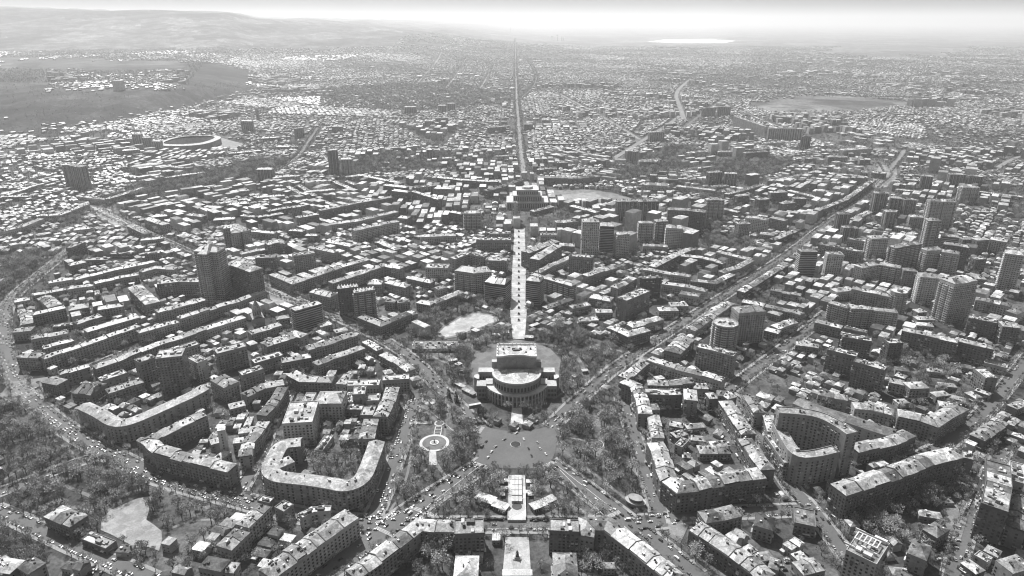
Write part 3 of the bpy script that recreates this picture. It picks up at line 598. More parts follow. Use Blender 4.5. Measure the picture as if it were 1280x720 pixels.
# traced from the photograph. T x0 y0 [scale]: tile origin; B width height style points: a bar along its roof line; Q height style four roof corners
DATA = """
T 0 560
B 16 13 g t.42 k.2 300,352 445,415 # pavilion with a broad pale hipped roof beside the sports court
B 10 6 f 490,495 625,548 # low flat roofed service building between the hip roofed pavilion and the court
B 8 5 g t.2 665,565 745,570
Q 12 g -60,660 20,600 100,650 20,715
Q 12 g t.2 100,670 185,612 262,650 155,712
Q 12 g -10,620 110,640 90,705 -30,690
T 256 560
B 15 21 gc t.48 k.28 545,-35 430,-25 385,60 362,115 388,150 440,165 600,180 720,200 790,215 850,198 890,165 912,120 950,20 968,-35 # large curved horseshoe block with smooth pale roof left of the fountain park
B 12 20 g t.42 400,100 490,62
Q 9 f 290,297 330,270 395,285 360,312
B 13 18 g t.5 340,322 212,440
B 15 17 g t.48 212,462 105,562
B 12 14 g t.3 -10,640 120,665
Q 12 g 130,640 200,642 150,712 95,690
Q 12 f t.35 400,330 440,300 495,312 450,372
B 7 12 f t.7 540,385 610,350 710,343 # small white flat roofed L shaped building behind the long lower block
B 17 20 g t.45 830,372 745,428 640,502 480,612 340,715 # long stepped block with many dormers along the street at the lower left
T 512 560
B 14 18 g t.52 -330,718 -190,622 -90,547 -15,490 60,430 150,438 255,440 # long bent block running down left from the left gate building
B 24 23 f t.35 k.17 335,405 335,485 # flat roofed gate building left of the statue square
B 24 25 f t.35 k.17 870,402 870,470 # flat roofed gate building right of the statue square
B 18 16 g t.45 k.25 325,605 315,735
B 18 16 g t.4 870,590 880,740
B 15 20 g t.5 k.3 985,500 1000,430 1110,430 1170,475 1270,550 1370,630 1460,700 1500,735 # long bent block running down right from the right gate building
T 768 560
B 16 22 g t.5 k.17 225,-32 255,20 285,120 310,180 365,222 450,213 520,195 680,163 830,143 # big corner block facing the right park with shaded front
B 14 20 g t.38 k.2 862,125 800,40 735,-55
B 15 15 g t.33 k.2 690,352 580,378 490,392
B 16 16 g t.42 k.17 452,440 560,510 680,590 800,680 860,735 # long block stepping down from the street fork at the lower right
B 17 14 g t.22 k.28 790,398 900,430 # square building with dark grey hipped roof below the corner block
B 22 12 f t.55 1010,375 1130,400 # wide bright flat roofed hall left of the long slab
B 9 9 g 735,550 785,590
B 9 8 g t.5 780,618 885,600
B 12 9 g t.3 870,640 930,660
Q 9 g t.6 990,600 1050,580 1095,622 1040,642
Q 10 g t.55 1060,642 1130,620 1180,680 1000,716
T 1024 560
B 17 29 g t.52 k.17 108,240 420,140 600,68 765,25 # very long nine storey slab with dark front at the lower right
Q 20 f t.6 800,20 870,30 860,66 810,56
B 19 36 f t.5 k.13 1005,85 1012,200 985,338 # tall long flat roofed slab standing side on at the right edge
Q 30 f t.5 k.5 1072,80 1150,88 1150,200 1070,182
B 14 20 g t.25 k.2 1115,235 1105,455
B 30 35 f t.25 k.4 190,520 360,600 # modern block with a roof garden of white frames at the bottom right
B 20 16 g t.55 k.3 510,550 620,595
B 18 12 g t.2 k.2 615,435 700,485
B 9 6 g t.5 555,360 690,382
B 8 4 g t.6 690,290 745,292
B 9 8 f t.75 885,590 960,632
B 10 8 g t.6 935,560 1018,600
B 10 8 g t.5 820,635 910,700
B 14 14 g t.45 1040,670 1160,635
B 9 6 g t.7 400,690 500,700
T 0 420
B 14 20 gc t.5 k.33 468,390 560,432 640,485 700,490 780,463 900,410 1080,330 1150,290 # curved corner block with fluted pale front above the left ring road
B 13 20 g t.5 k.25 1150,440 1000,505 890,560 838,590 900,640 990,665 1100,695 1212,722 1310,745 # long horseshoe block whose blunt corner points at the ring road bend
B 26 14 g t.22 k.18 450,290 560,300
B 13 15 g t.3 k.22 600,315 800,252
B 12 14 f t.65 560,248 705,200
B 14 18 g t.35 k.2 262,245 352,262
B 10 16 g t.5 330,215 430,185 500,165
B 12 18 g t.5 530,180 650,140 780,85 900,40 1020,5 1150,-40 # long straight row block with many roof sheets in the left quarter
B 11 18 g t.5 235,125 340,90 450,55 600,5 780,-60 # long row block ending at the ring road on the far left
B 14 18 g t.45 115,105 235,112
B 9 10 g t.7 240,68 345,40
B 8 10 g t.7 345,42 410,22
B 24 47 f k.22 885,105 1035,90 # tall dark twin slab in the left quarter with shaded front
B 14 32 f k.25 770,145 860,112
B 14 32 f k.25 940,92 1110,38
Q 27 f k.5 1055,125 1110,102 1165,130 1110,155
B 12 18 f k.4 1120,175 1170,160
T 256 420
B 16 26 f t.6 k.25 60,90 225,48
B 18 20 g t.5 k.35 70,232 150,275
B 12 20 f t.5 k.28 200,215 320,178
B 12 12 g t.6 135,400 225,378
B 13 14 g t.55 225,335 330,285 445,262
B 12 17 g t.2 k.2 440,290 370,400 320,450 # narrow dark roofed wing beside the white university cube
B 14 18 g t.45 k.17 488,205 555,243 725,245
B 12 16 g t.5 620,160 720,120 800,95 885,62
B 12 16 g t.5 340,55 505,5
B 12 14 g t.5 430,140 595,110
B 14 14 f t.6 270,145 430,98
B 14 18 g t.28 k.3 570,70 690,40 845,-12
B 12 12 g t.5 1000,100 1080,140 1160,195
B 10 10 g t.6 900,30 985,78
B 30 28 f t.5 k.55 560,372 520,492 # big white walled cube with a sunken roof court, tallest of the university blocks
B 26 24 g t.5 k.5 630,345 785,345 # square white walled block with shallow pyramid roof behind the big white cube
Q 20 f t.55 k.5 570,320 630,322 600,370 552,365
B 9 7 f t.5 k.4 700,560 640,645
B 15 22 g t.5 k.3 1055,290 1030,370 985,455
B 15 19 g t.5 k.3 935,470 905,582
B 14 14 f t.5 805,265 985,262
B 14 20 f t.5 k.3 875,285 865,330
B 12 10 f t.5 800,400 890,400
B 14 12 f t.4 910,348 985,346
B 14 9 f t.5 930,395 910,448
B 11 14 g t.55 810,215 765,270
B 12 20 f t.7 k.3 1000,240 1150,230
B 9 11 f 818,320 812,378
B 10 12 g t.5 190,535 290,520
B 12 14 g t.55 230,680 240,610 290,555 335,485
B 10 12 g t.6 30,600 100,580
B 9 13 g t.55 160,590 240,580
B 9 12 g t.55 60,700 130,650
T 768 420
B 22 14 g t.6 k.2 405,10 325,95 # bright roofed block at the street corner below the round tower
B 13 31 f t.6 k.28 470,52 570,75 680,105 # nine storey slab with cluttered white roof right of the opera
B 12 14 g t.55 195,125 290,160 400,190 500,215 615,248
B 13 14 g t.55 170,145 100,200 50,235
B 14 20 g t.5 k.2 50,250 125,285 160,370 172,440 # long pale roofed block facing the top of the right park
B 12 18 g t.6 185,260 300,265 430,255
B 14 20 f t.6 k.16 160,312 300,318 370,315
B 15 18 f t.6 k.18 255,322 335,322
B 14 22 g t.6 k.25 425,300 430,360
B 12 16 g t.5 170,402 250,400
B 12 18 f t.55 385,250 440,250
B 12 14 g t.55 440,282 525,285
B 12 18 g t.65 k.15 522,338 570,335
B 12 18 g t.45 578,322 625,325 665,352
B 12 17 g t.55 215,445 245,575
B 15 18 g t.4 k.2 625,365 680,450 755,555 # long roof running down to the hotel corner, middle street side
B 12 18 g t.6 750,338 820,435
B 8 16 g t.6 860,450 885,540
B 7 14 f t.6 880,560 985,700
B 14 8 g t.4 470,640 645,640
B 9 6 g t.6 310,490 390,505
B 9 6 g t.6 400,510 510,500
B 10 8 g t.4 330,560 400,540
B 8 9 f t.2 360,620 400,580
B 9 6 g t.55 430,570 515,580
B 10 6 g 540,610 640,600
B 8 5 g 390,670 430,675
T 850 480 2.977
B 13 48 fc t.4 k.3 362,98 440,102 520,115 590,150 640,185 # curved high wing of the hotel block with rows of small windows
B 11 30 fc t.45 k.33 365,150 400,215 435,266 500,262 578,243 # low curved front wing of the hotel block around its roof terrace
B 7 18 f t.6 325,190 400,295
B 10 16 g t.65 325,115 345,160
T 1024 420
B 18 16 gc t.2 k.4 -125,362 0,415 140,455 300,510 430,548 # long gently curved block with smooth dark grey roof behind the hotel
B 14 17 g t.5 k.17 190,635 310,610 400,590 510,545
B 12 14 g t.45 -5,318 80,335 160,350
B 14 14 g t.55 190,390 300,400 420,430
B 16 18 g t.55 k.25 440,438 570,465 640,490 700,450 800,398 # rounded corner block at the fork of the tree lined street
B 13 30 f t.6 k.17 50,68 215,108
B 13 33 f t.6 k.17 200,135 375,185
B 12 30 f t.5 k.17 130,-3 295,22
B 15 28 f t.6 k.14 375,30 455,28
B 12 14 g t.6 395,250 480,268
B 15 16 g t.55 490,278 600,275
B 10 8 g t.6 430,215 490,235
B 10 7 g t.3 425,180 505,190
B 14 22 f t.5 k.2 900,185 970,240
B 12 10 f t.65 930,140 1060,172
B 10 8 g t.2 740,155 875,180
B 14 12 g t.45 k.15 890,575 1025,478 # hall with a striped pitched roof between the tree lined street and the long slab
B 10 10 g t.5 1080,400 1160,365
B 10 7 g t.6 835,315 900,350
B 8 7 g t.7 880,300 965,330
B 10 8 g t.6 640,330 720,320
B 9 6 g t.6 720,335 825,360
B 12 12 g t.6 670,380 790,400
B 9 6 g t.55 430,370 495,365
B 9 6 g t.5 600,190 700,200
B 9 6 g t.6 740,190 800,198
B 9 7 g t.55 670,270 770,280
T 0 300
B 11 14 g t.5 270,240 410,215
B 11 14 g t.5 415,222 640,168 870,120 # long straight row block nearest the open lot at the left edge
B 10 12 g t.5 180,312 370,275
B 11 14 g t.45 380,272 525,250
B 11 14 g t.65 530,242 700,205 780,192
B 13 12 g t.55 80,345 168,328
B 18 14 g t.5 250,322 310,372
B 14 14 g t.5 145,400 148,475
B 12 16 g t.6 k.3 180,418 365,377
B 14 14 g t.5 80,508 185,498
B 20 14 g t.2 k.2 385,385 500,365
B 14 15 g t.5 k.3 550,385 695,362
B 13 14 g t.4 420,470 565,425
B 10 8 f t.6 300,485 415,470
B 20 20 g t.6 k.22 760,260 862,358 # wide bright roofed block in the middle of the left quarter
B 20 24 f t.5 k.22 885,240 1010,226
B 20 24 f t.5 k.25 1015,225 1130,226
B 12 14 g t.5 790,180 880,155 990,160
B 14 18 g t.5 k.3 880,405 1150,330
B 14 14 g t.6 480,515 600,480 780,430
B 12 16 g t.5 175,555 385,515
B 10 12 g t.55 240,605 400,565
B 11 16 g t.45 775,520 1000,455
B 11 16 g t.6 1005,440 1170,385
B 12 23 f t.35 k.2 385,45 465,12 # plain grey slab beside the road fork at the far left
B 14 16 g t.22 k.18 385,140 480,120
B 16 9 f t.5 480,108 615,104
B 8 8 f t.6 620,78 745,74
B 14 18 f t.6 815,75 900,68
T 256 300
B 24 80 b t.4 k.38 -38,50 92,56 /46 2,52 55,54 # tallest banded balcony tower in the left half
B 22 48 s t.5 k.2 150,125 290,172 # shorter dark glazed slab tower beside the banded tower
B 12 14 g t.55 130,90 290,130
B 9 14 g t.55 200,80 340,50
B 16 25 f t.5 k.2 290,95 400,92
B 16 26 f t.5 k.2 345,15 455,18
B 16 34 f t.4 k.3 495,85 615,68
B 12 18 g t.6 k.3 380,190 500,240 620,200 760,150 920,105 # bent perimeter block around the tower near the small plaza
B 12 18 g t.6 k.33 705,240 860,190 980,150 1010,140 1110,160 # long perimeter block with bright roof ending in a corner wing
B 12 20 g t.5 600,40 740,70
B 12 14 g t.55 -20,400 60,378 190,340 335,285
B 12 14 g t.6 0,500 120,460 220,430
B 13 34 h t.6 k.2 495,392 645,350 # dark ribbon windowed office slab between the church and the twin slabs
B 9 44 s t.5 k.12 745,267 862,257 # left of the two narrow slabs with ladder like roof frames
B 9 42 b t.5 k.25 835,290 955,275 # right of the two narrow slabs with ladder like roof frames
B 18 20 g t.5 k.3 610,285 730,315
B 16 20 g t.5 k.3 920,240 1000,240
B 14 18 g t.5 k.3 1025,235 1145,262
B 12 12 f t.5 k.3 1018,340 1075,345
B 12 12 f t.5 k.3 1082,348 1150,340
B 13 16 g t.22 k.2 880,430 990,475 1150,412 # V shaped dark roofed block pointing at the viewer by the street left of the rink
B 13 12 g t.6 250,525 425,475
B 14 14 g t.45 330,590 500,525 560,542
B 12 12 g t.6 400,442 475,430
B 12 9 g t.65 640,482 710,465
B 12 9 g t.65 730,515 800,498
B 12 9 g t.6 600,600 650,590
T 512 300
B 14 25 f t.65 k.28 240,105 330,72 430,92 # U shaped pale office block behind the dark banded office
B 20 22 f t.55 k.5 95,145 220,148
B 26 36 b t.55 k.32 272,160 360,172 448,162 # bent light grey block facing the oval rink
B 26 32 h t.55 k.07 440,222 555,238 # black banded office with white roof at the avenue foot
B 20 22 f t.5 430,105 550,110
B 13 12 g t.5 50,345 130,360
B 13 12 g t.5 135,355 290,290
B 12 12 g t.4 150,275 200,262
B 14 14 g 0,210 130,235
B 18 28 s t.5 k.2 700,110 830,30 # long avenue side block with a row of roof boxes right of the paved avenue
B 20 38 h t.3 k.15 665,215 745,225 # dark rounded tower at the avenue foot, right side
B 11 22 b t.45 k.2 690,190 830,230 925,258
B 11 16 g t.6 720,182 800,140 905,97
B 14 36 f t.5 k.25 900,85 1035,95
B 13 24 g t.5 k.2 985,200 1150,150
B 12 8 g t.18 k.2 760,382 912,330
B 18 12 g t.55 1020,315 1140,335
B 12 10 g t.6 905,380 1010,360
B 12 10 g t.65 1045,400 1140,400
B 12 8 g t.6 950,450 1060,445
B 26 4 f t.3 20,590 270,590 # wide very low grey flat roof left of the opera
B 10 12 g 1080,300 1150,270
B 10 11 g t.5 -10,400 30,420
T 768 300
B 13 18 g t.6 215,150 330,90 440,45
B 12 16 g t.55 360,85 500,100 620,130
B 12 16 g t.55 580,65 700,95 775,108
B 12 14 g t.55 770,115 700,150 600,182
B 12 12 g t.6 180,165 320,190 430,205
B 12 12 g t.55 430,225 560,240 660,190
B 12 14 g t.55 270,240 400,260 520,285
B 14 14 g t.5 370,295 480,312
B 14 14 g t.6 k.25 310,362 410,360
B 14 12 g t.55 245,390 355,388
B 18 34 f t.6 k.22 40,335 175,280 # tall slab with cluttered white roof over the tree lined corner right of the rink
B 13 34 f t.3 k.1 135,215 255,208
B 14 22 g t.45 k.3 0,270 90,225
B 14 14 g t.5 85,485 260,440
B 14 18 g t.6 k.2 0,492 80,530 185,500
R 17 37 b t.42 k.28 625,465 # round balcony tower right of the opera
B 22 46 s t.3 k.38 680,395 830,385 # tower with a grey pyramid roof right behind the round balcony tower
B 14 12 g t.6 565,395 655,355
B 14 12 g t.5 430,505 520,440 640,358
B 12 12 g t.6 720,342 845,365
B 12 12 g t.35 850,370 1000,400 1060,420
B 14 13 g t.6 900,490 1010,455
B 12 12 g t.6 850,500 930,520
B 12 10 g t.5 870,400 940,420
B 15 46 h t.3 k.12 1040,60 1135,60 # isolated dark glass tower beside the long street on the right
B 12 12 g t.6 710,290 780,250 870,190 960,140
B 10 10 g t.5 880,280 1050,310
B 12 12 g t.55 1020,580 1150,600
T 1024 300
B 14 42 f t.6 k.45 40,75 130,78 # slim tower with pale front nearest the isolated dark glass tower
B 12 24 f t.5 k.22 0,22 130,45 250,70
B 13 24 f t.6 k.25 160,-8 290,8
B 18 38 b t.5 k.4 280,-15 375,-18
B 15 34 s t.5 k.45 220,150 320,130
B 15 34 b t.45 k.3 340,132 460,152
B 13 34 s t.45 k.2 470,165 545,172
B 14 44 b t.4 k.22 410,38 560,15
B 14 43 b t.5 k.36 590,55 685,48
B 16 43 b t.5 k.4 690,60 790,75
B 14 44 s t.5 k.15 700,20 845,42
B 20 44 b t.55 k.42 560,195 675,205 # pale topped square tower left of the big stepped balcony tower
B 24 62 b t.6 k.5 720,235 850,215 # biggest stepped balcony tower with white crown on the right
B 12 27 s t.6 k.3 185,270 400,312 # slab with bright roof ending at the oval tower
R 12 36 b t.6 k.3 450,287
B 12 28 b t.5 k.4 60,348 170,378
B 12 28 b t.5 k.36 172,380 300,385
B 12 28 b t.5 k.42 302,388 440,402
B 16 14 g t.65 80,285 185,272
B 12 14 g t.6 -20,455 130,490
B 8 14 g t.2 140,490 270,518
B 12 25 f t.5 k.17 120,525 290,562
B 20 64 b t.5 k.45 1045,65 1150,80 # gabled crown tower at the right edge
B 13 26 f t.35 k.13 840,432 1000,462
B 18 28 s t.6 k.2 1020,470 1120,480 # dark block with two white framed roof boxes at the right edge
B 14 16 g t.5 880,330 980,348 1080,372
B 14 16 g t.6 870,210 935,215
B 14 24 f t.6 k.2 865,105 925,102
B 12 28 s t.5 k.18 470,502 600,532 780,572
B 12 26 s t.45 k.18 790,562 900,590 985,610
B 14 14 g t.5 1080,410 1150,385
B 12 9 g t.65 540,440 640,440
B 12 8 g t.6 540,400 590,395
B 12 12 g t.6 545,470 640,480
T 0 180
B 20 60 s t.35 k.36 350,115 400,112
B 20 62 s t.35 k.32 405,118 470,128
B 18 14 f t.6 k.4 0,492 105,467
B 14 14 g t.25 110,468 230,420
B 12 16 g t.55 k.35 220,402 340,396 490,337 # long angled slab with pale front before the far left road fork
B 10 10 g t.65 20,296 190,294
B 10 10 g t.65 35,288 200,232
B 14 14 g t.6 415,480 510,470
B 12 14 g t.5 500,300 600,312
B 12 14 g t.6 605,310 800,247
B 16 18 g t.55 830,418 935,455
B 14 18 g t.4 735,458 835,505
B 12 14 g 790,540 920,525
B 12 14 g t.55 850,410 940,400
B 16 14 g 1060,395 1150,405
B 14 9 f t.6 430,75 520,65
B 10 12 g t.6 930,192 1150,158
B 14 16 s k.35 970,128 1040,135
T 256 180
B 14 72 s t.3 k.13 690,35 745,32 # dark slim tower with its paler twin in the upper left middle
B 14 48 b t.5 k.42 765,83 830,83 # pale slim tower right beside the taller dark one
B 16 38 s t.3 k.2 295,140 385,140
B 12 18 g t.5 k.4 380,192 500,178
B 11 24 s t.5 k.2 520,410 640,395
B 11 24 s t.5 k.2 645,372 850,332 1050,297 # long grey wall like slab in the centre left distance
B 14 14 g t.6 700,450 860,430 1080,380
B 14 26 b t.5 k.42 835,487 950,460 1085,435 # slab with regular pale balconies left of the paved avenue
B 12 10 g t.6 290,302 450,288
B 12 10 g t.65 440,332 630,312
B 12 10 g t.6 640,312 740,350
B 12 10 g t.6 530,230 620,290
B 12 10 g t.6 470,240 560,290
B 12 10 g t.65 730,212 850,265
B 12 10 g t.65 790,185 900,175
B 12 12 g t.6 900,180 1000,200 1110,222
B 12 12 g t.6 350,378 490,355
B 12 12 g t.5 210,402 290,412
B 12 12 g t.5 295,412 440,390
B 12 12 g t.6 560,272 730,255
B 12 12 g t.6 320,245 440,235
B 12 12 g t.6 140,270 250,258
B 18 36 s t.45 k.3 100,470 170,462 235,490 /16 165,450 175,500 # polygonal dark glazed tower in the left middle
B 12 16 g t.55 270,490 400,500
B 16 28 s t.5 k.22 345,562 440,545
B 14 26 s k.2 1012,228 1140,245
B 14 26 s k.2 1060,260 1150,270
B 16 16 g t.6 1095,410 1150,415
B 14 14 g t.6 690,545 830,572
B 14 10 g t.65 840,585 930,572
B 14 12 g t.5 985,550 1085,595
B 12 12 g t.65 260,350 360,340
B 12 12 g t.65 0,350 100,355
B 14 12 g t.6 50,425 170,418
B 16 16 s t.4 k.2 130,340 250,330
B 12 10 g t.65 800,210 850,230
B 12 22 s k.25 490,355 560,345
B 12 12 g t.6 480,485 560,490
B 12 12 g t.5 570,510 640,512
T 512 180
B 11 26 s t.6 k.2 20,265 170,312
B 12 26 s t.6 k.2 140,247 245,252
B 16 28 f t.6 k.25 25,245 140,232
B 18 36 b t.5 k.3 305,385 400,385
B 12 24 s t.4 k.15 230,380 300,392
B 9 46 s t.3 k.4 578,327 610,327 # thin pale slab tower at the head of the paved avenue
B 20 70 s t.5 k.55 970,430 1065,430 # tallest pale residential tower right of the paved avenue
B 22 55 h t.5 k.08 1070,452 1150,455 # dark glass slab tower attached to the tallest pale tower
B 14 20 s t.2 k.2 430,262 520,238 630,200
B 12 18 s t.5 k.2 160,187 300,202 500,212
B 14 20 s t.3 k.2 720,187 960,192 1065,180 # long arcaded government block behind the museum plaza
B 14 14 g t.6 60,520 260,510
B 16 24 f t.5 k.22 375,535 570,535
B 14 18 f t.6 450,500 570,500
B 16 16 f t.5 735,508 825,508
B 18 28 s t.5 k.2 650,610 820,545
B 16 16 g t.6 835,565 930,568
B 16 20 s t.5 k.25 820,440 940,432
B 14 14 g t.6 910,347 1060,385
B 14 10 g t.6 690,380 800,350
B 14 12 g t.6 180,80 260,78
B 14 34 s k.3 95,30 128,30
B 12 12 g t.55 480,70 590,65
B 14 20 s t.3 k.12 830,105 890,105
B 16 12 g t.7 895,150 960,135
B 14 14 g t.4 720,145 800,135
T 768 180
B 16 14 s t.6 k.3 135,100 255,95
B 12 36 s t.5 k.3 95,38 132,45
B 14 36 s t.5 k.2 525,160 600,155
B 14 36 s t.5 k.22 620,162 690,165
B 22 18 g t.5 k.4 165,225 300,232
B 12 16 s t.6 k.4 350,237 570,262
B 16 48 s t.4 k.2 10,320 120,320 # dark stepped tower cluster right of the dark glass slab, left half
B 16 50 s t.4 k.14 130,322 245,320
B 16 48 s t.5 k.17 300,367 400,370 515,382 # broad dark tower wall right of the stepped tower cluster
B 16 48 b t.5 k.3 515,312 612,310
B 14 38 b t.5 k.4 135,440 215,440
B 14 38 b t.5 k.25 228,432 295,428
B 20 42 b t.5 k.5 290,465 385,470 # white walled tower standing at the end of the stepped blocks
B 14 44 b t.5 k.5 10,505 78,500
B 14 34 s t.5 k.3 690,447 755,442
B 14 32 b t.65 k.55 740,410 865,425 # low wide tower with white lattice front in the right middle
B 14 26 s t.5 k.22 880,412 968,430
B 14 24 s t.5 k.2 685,292 750,285
B 14 26 s t.5 k.2 805,312 862,305
B 14 24 s t.5 k.2 872,272 968,268
B 14 24 s t.5 k.2 938,335 1005,325
B 14 24 s t.5 k.2 1005,305 1075,305
B 12 12 g t.6 630,282 850,225
B 12 12 g t.6 870,212 1150,150
B 12 12 g t.65 980,262 1150,302
B 12 12 g t.65 610,362 700,382
B 12 12 g t.55 k.15 890,540 1030,480
B 16 16 s t.5 k.3 820,500 900,510
B 16 16 g t.6 410,50 520,40
B 16 14 g t.6 580,42 690,42
B 16 24 s t.3 k.2 730,50 860,42
B 12 10 g t.6 545,240 640,235
B 12 14 g t.5 160,570 300,575
T 1024 180
B 18 26 s t.6 k.5 125,35 285,22 # big pale box on the right near the far roundabout
B 18 22 s t.5 k.25 45,72 150,72
B 10 10 g t.6 50,126 170,145
B 10 10 g t.6 175,147 275,160
B 10 10 g t.6 50,160 275,188
R 20 15 f t.5 k.12 335,160
B 12 14 g t.6 k.17 0,370 150,310 290,212
B 14 48 s t.4 k.25 308,275 382,275
B 14 36 s t.4 k.25 368,378 428,378
B 14 38 s t.5 k.25 400,300 465,305
B 14 38 s t.5 k.2 472,312 540,312
B 16 26 s t.5 k.3 505,405 585,410
B 18 56 b t.5 k.52 615,318 765,322 # broad pale tower wall in the upper right
B 16 60 b t.4 k.22 605,425 680,428
B 14 34 h t.4 k.2 690,512 785,522
B 16 38 b t.5 k.5 795,242 895,242
B 14 32 s t.5 k.2 730,168 820,170
B 14 30 s t.5 k.2 835,178 920,182
B 14 34 s t.5 k.17 575,178 640,182
B 9 8 g t.75 430,256 605,272
B 12 8 g t.75 430,222 490,230
B 10 8 g t.65 485,200 570,208
B 10 8 g t.65 900,268 1150,300
B 20 26 s t.6 k.4 965,530 1060,545
B 14 26 s t.5 k.25 872,538 940,532
B 14 24 s t.5 k.2 795,532 870,530
B 14 40 s t.3 k.15 100,392 170,392
B 14 30 s t.5 k.17 130,468 215,468
B 14 12 g t.5 190,425 280,380
B 12 9 g t.65 430,465 520,480
B 14 9 g t.65 470,515 540,500
T 850 0 2.977
B 14 45 s t.4 k.38 205,432 325,472 # left wing of the far slab wall near the open field
B 14 45 s t.4 k.38 328,478 400,478 455,480
B 14 42 s t.4 k.22 85,403 130,400
B 14 42 s t.4 k.22 140,398 188,398
B 14 24 s t.4 k.3 350,432 425,438
B 12 44 s t.15 k.06 455,508 485,506 # small black tower at the end of the far slab wall
B 16 14 g t.6 315,532 385,528
B 14 20 s t.3 k.15 235,558 330,555
T 0 0 2.977
B 14 46 s t.5 k.5 494,498 526,499 # nearest stepped slab left of the stadium
B 14 44 s t.5 k.42 532,511 562,512
B 14 42 s t.5 k.5 568,524 600,525
B 14 44 s t.4 k.2 897,450 940,450
B 12 34 s t.5 k.25 1096,478 1126,474
B 6 56 s t.4 k.22 950,402 960,402
B 12 26 s t.5 k.25 1235,470 1275,470
B 14 14 s t.5 k.3 1030,545 1080,545
B 14 14 g t.65 970,515 1040,510
B 12 10 g t.6 850,572 970,560
B 12 14 s t.5 k.25 955,632 1015,625
B 14 12 s t.5 k.4 1010,660 1095,655
B 14 18 s k.25 455,560 520,555
B 16 20 s k.3 830,278 860,278
T 425 0 2.977
B 14 34 s t.4 k.2 240,398 285,398
B 14 34 s t.4 k.25 365,392 395,392
B 14 34 s t.4 k.2 400,385 428,385
B 14 30 s t.5 k.35 315,450 348,450
B 14 30 s t.4 k.25 355,440 400,438
B 14 24 s t.4 k.2 283,215 320,213
B 14 24 s t.4 k.2 685,462 718,462
B 14 20 s t.4 k.2 550,475 615,470
B 14 26 s t.4 k.2 1210,462 1250,460
B 16 36 s t.5 k.4 1150,492 1205,490
B 14 30 s t.5 k.3 1065,562 1110,560
B 20 16 f t.5 k.5 1115,598 1190,592
B 14 9 g t.65 170,552 275,545
B 18 8 f t.55 475,445 560,465
B 18 8 f t.7 965,370 990,382
B 12 10 g t.6 740,535 880,535
B 12 30 s t.4 k.25 785,135 793,135
B 12 30 s t.4 k.25 805,130 812,130
"""
T0 = (0, 0, 4.5)
for line in DATA.strip().splitlines():
    line = line.split('#'); lab = line[1].strip() if len(line) > 1 else None; tk = line[0].split()
    if not tk: continue
    if tk[0] == 'T': T0 = (float(tk[1]), float(tk[2]), float(tk[3]) if len(tk) > 3 else 4.5); continue
    rt = wt = None; nmo = ca = None; k = []
    for t in tk[1:]:
        if t[0] == 't': rt = float(t[1:])
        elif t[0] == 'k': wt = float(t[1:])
        else: k.append(t)
    conv = lambda s: (T0[0]+float(s.split(',')[0])/T0[2], T0[1]+float(s.split(',')[1])/T0[2])
    if tk[0] == 'B':
        w, h, st = float(k[0]), float(k[1]), k[2]; wings = []; cur = []
        for s in k[3:]+['/0']:
            if s[0] == '/': wings.append(bar_from_px(cur, w, h, 'c' in st)); w = float(s[1:]); cur = []
            else: cur.append(conv(s))
        make_building(wings, h, st, rt, wt, lab)
    elif tk[0] == 'Q':
        h, st = float(k[0]), k[1]
        make_building([quad_from_px([conv(s) for s in k[2:6]], h)], h, st, rt, wt, lab)
    elif tk[0] == 'R':
        r, h, st = float(k[0]), float(k[1]), k[2]
        round_building(conv(k[3]), r, h, 10, st, rt or .45, wt or .32, lab)

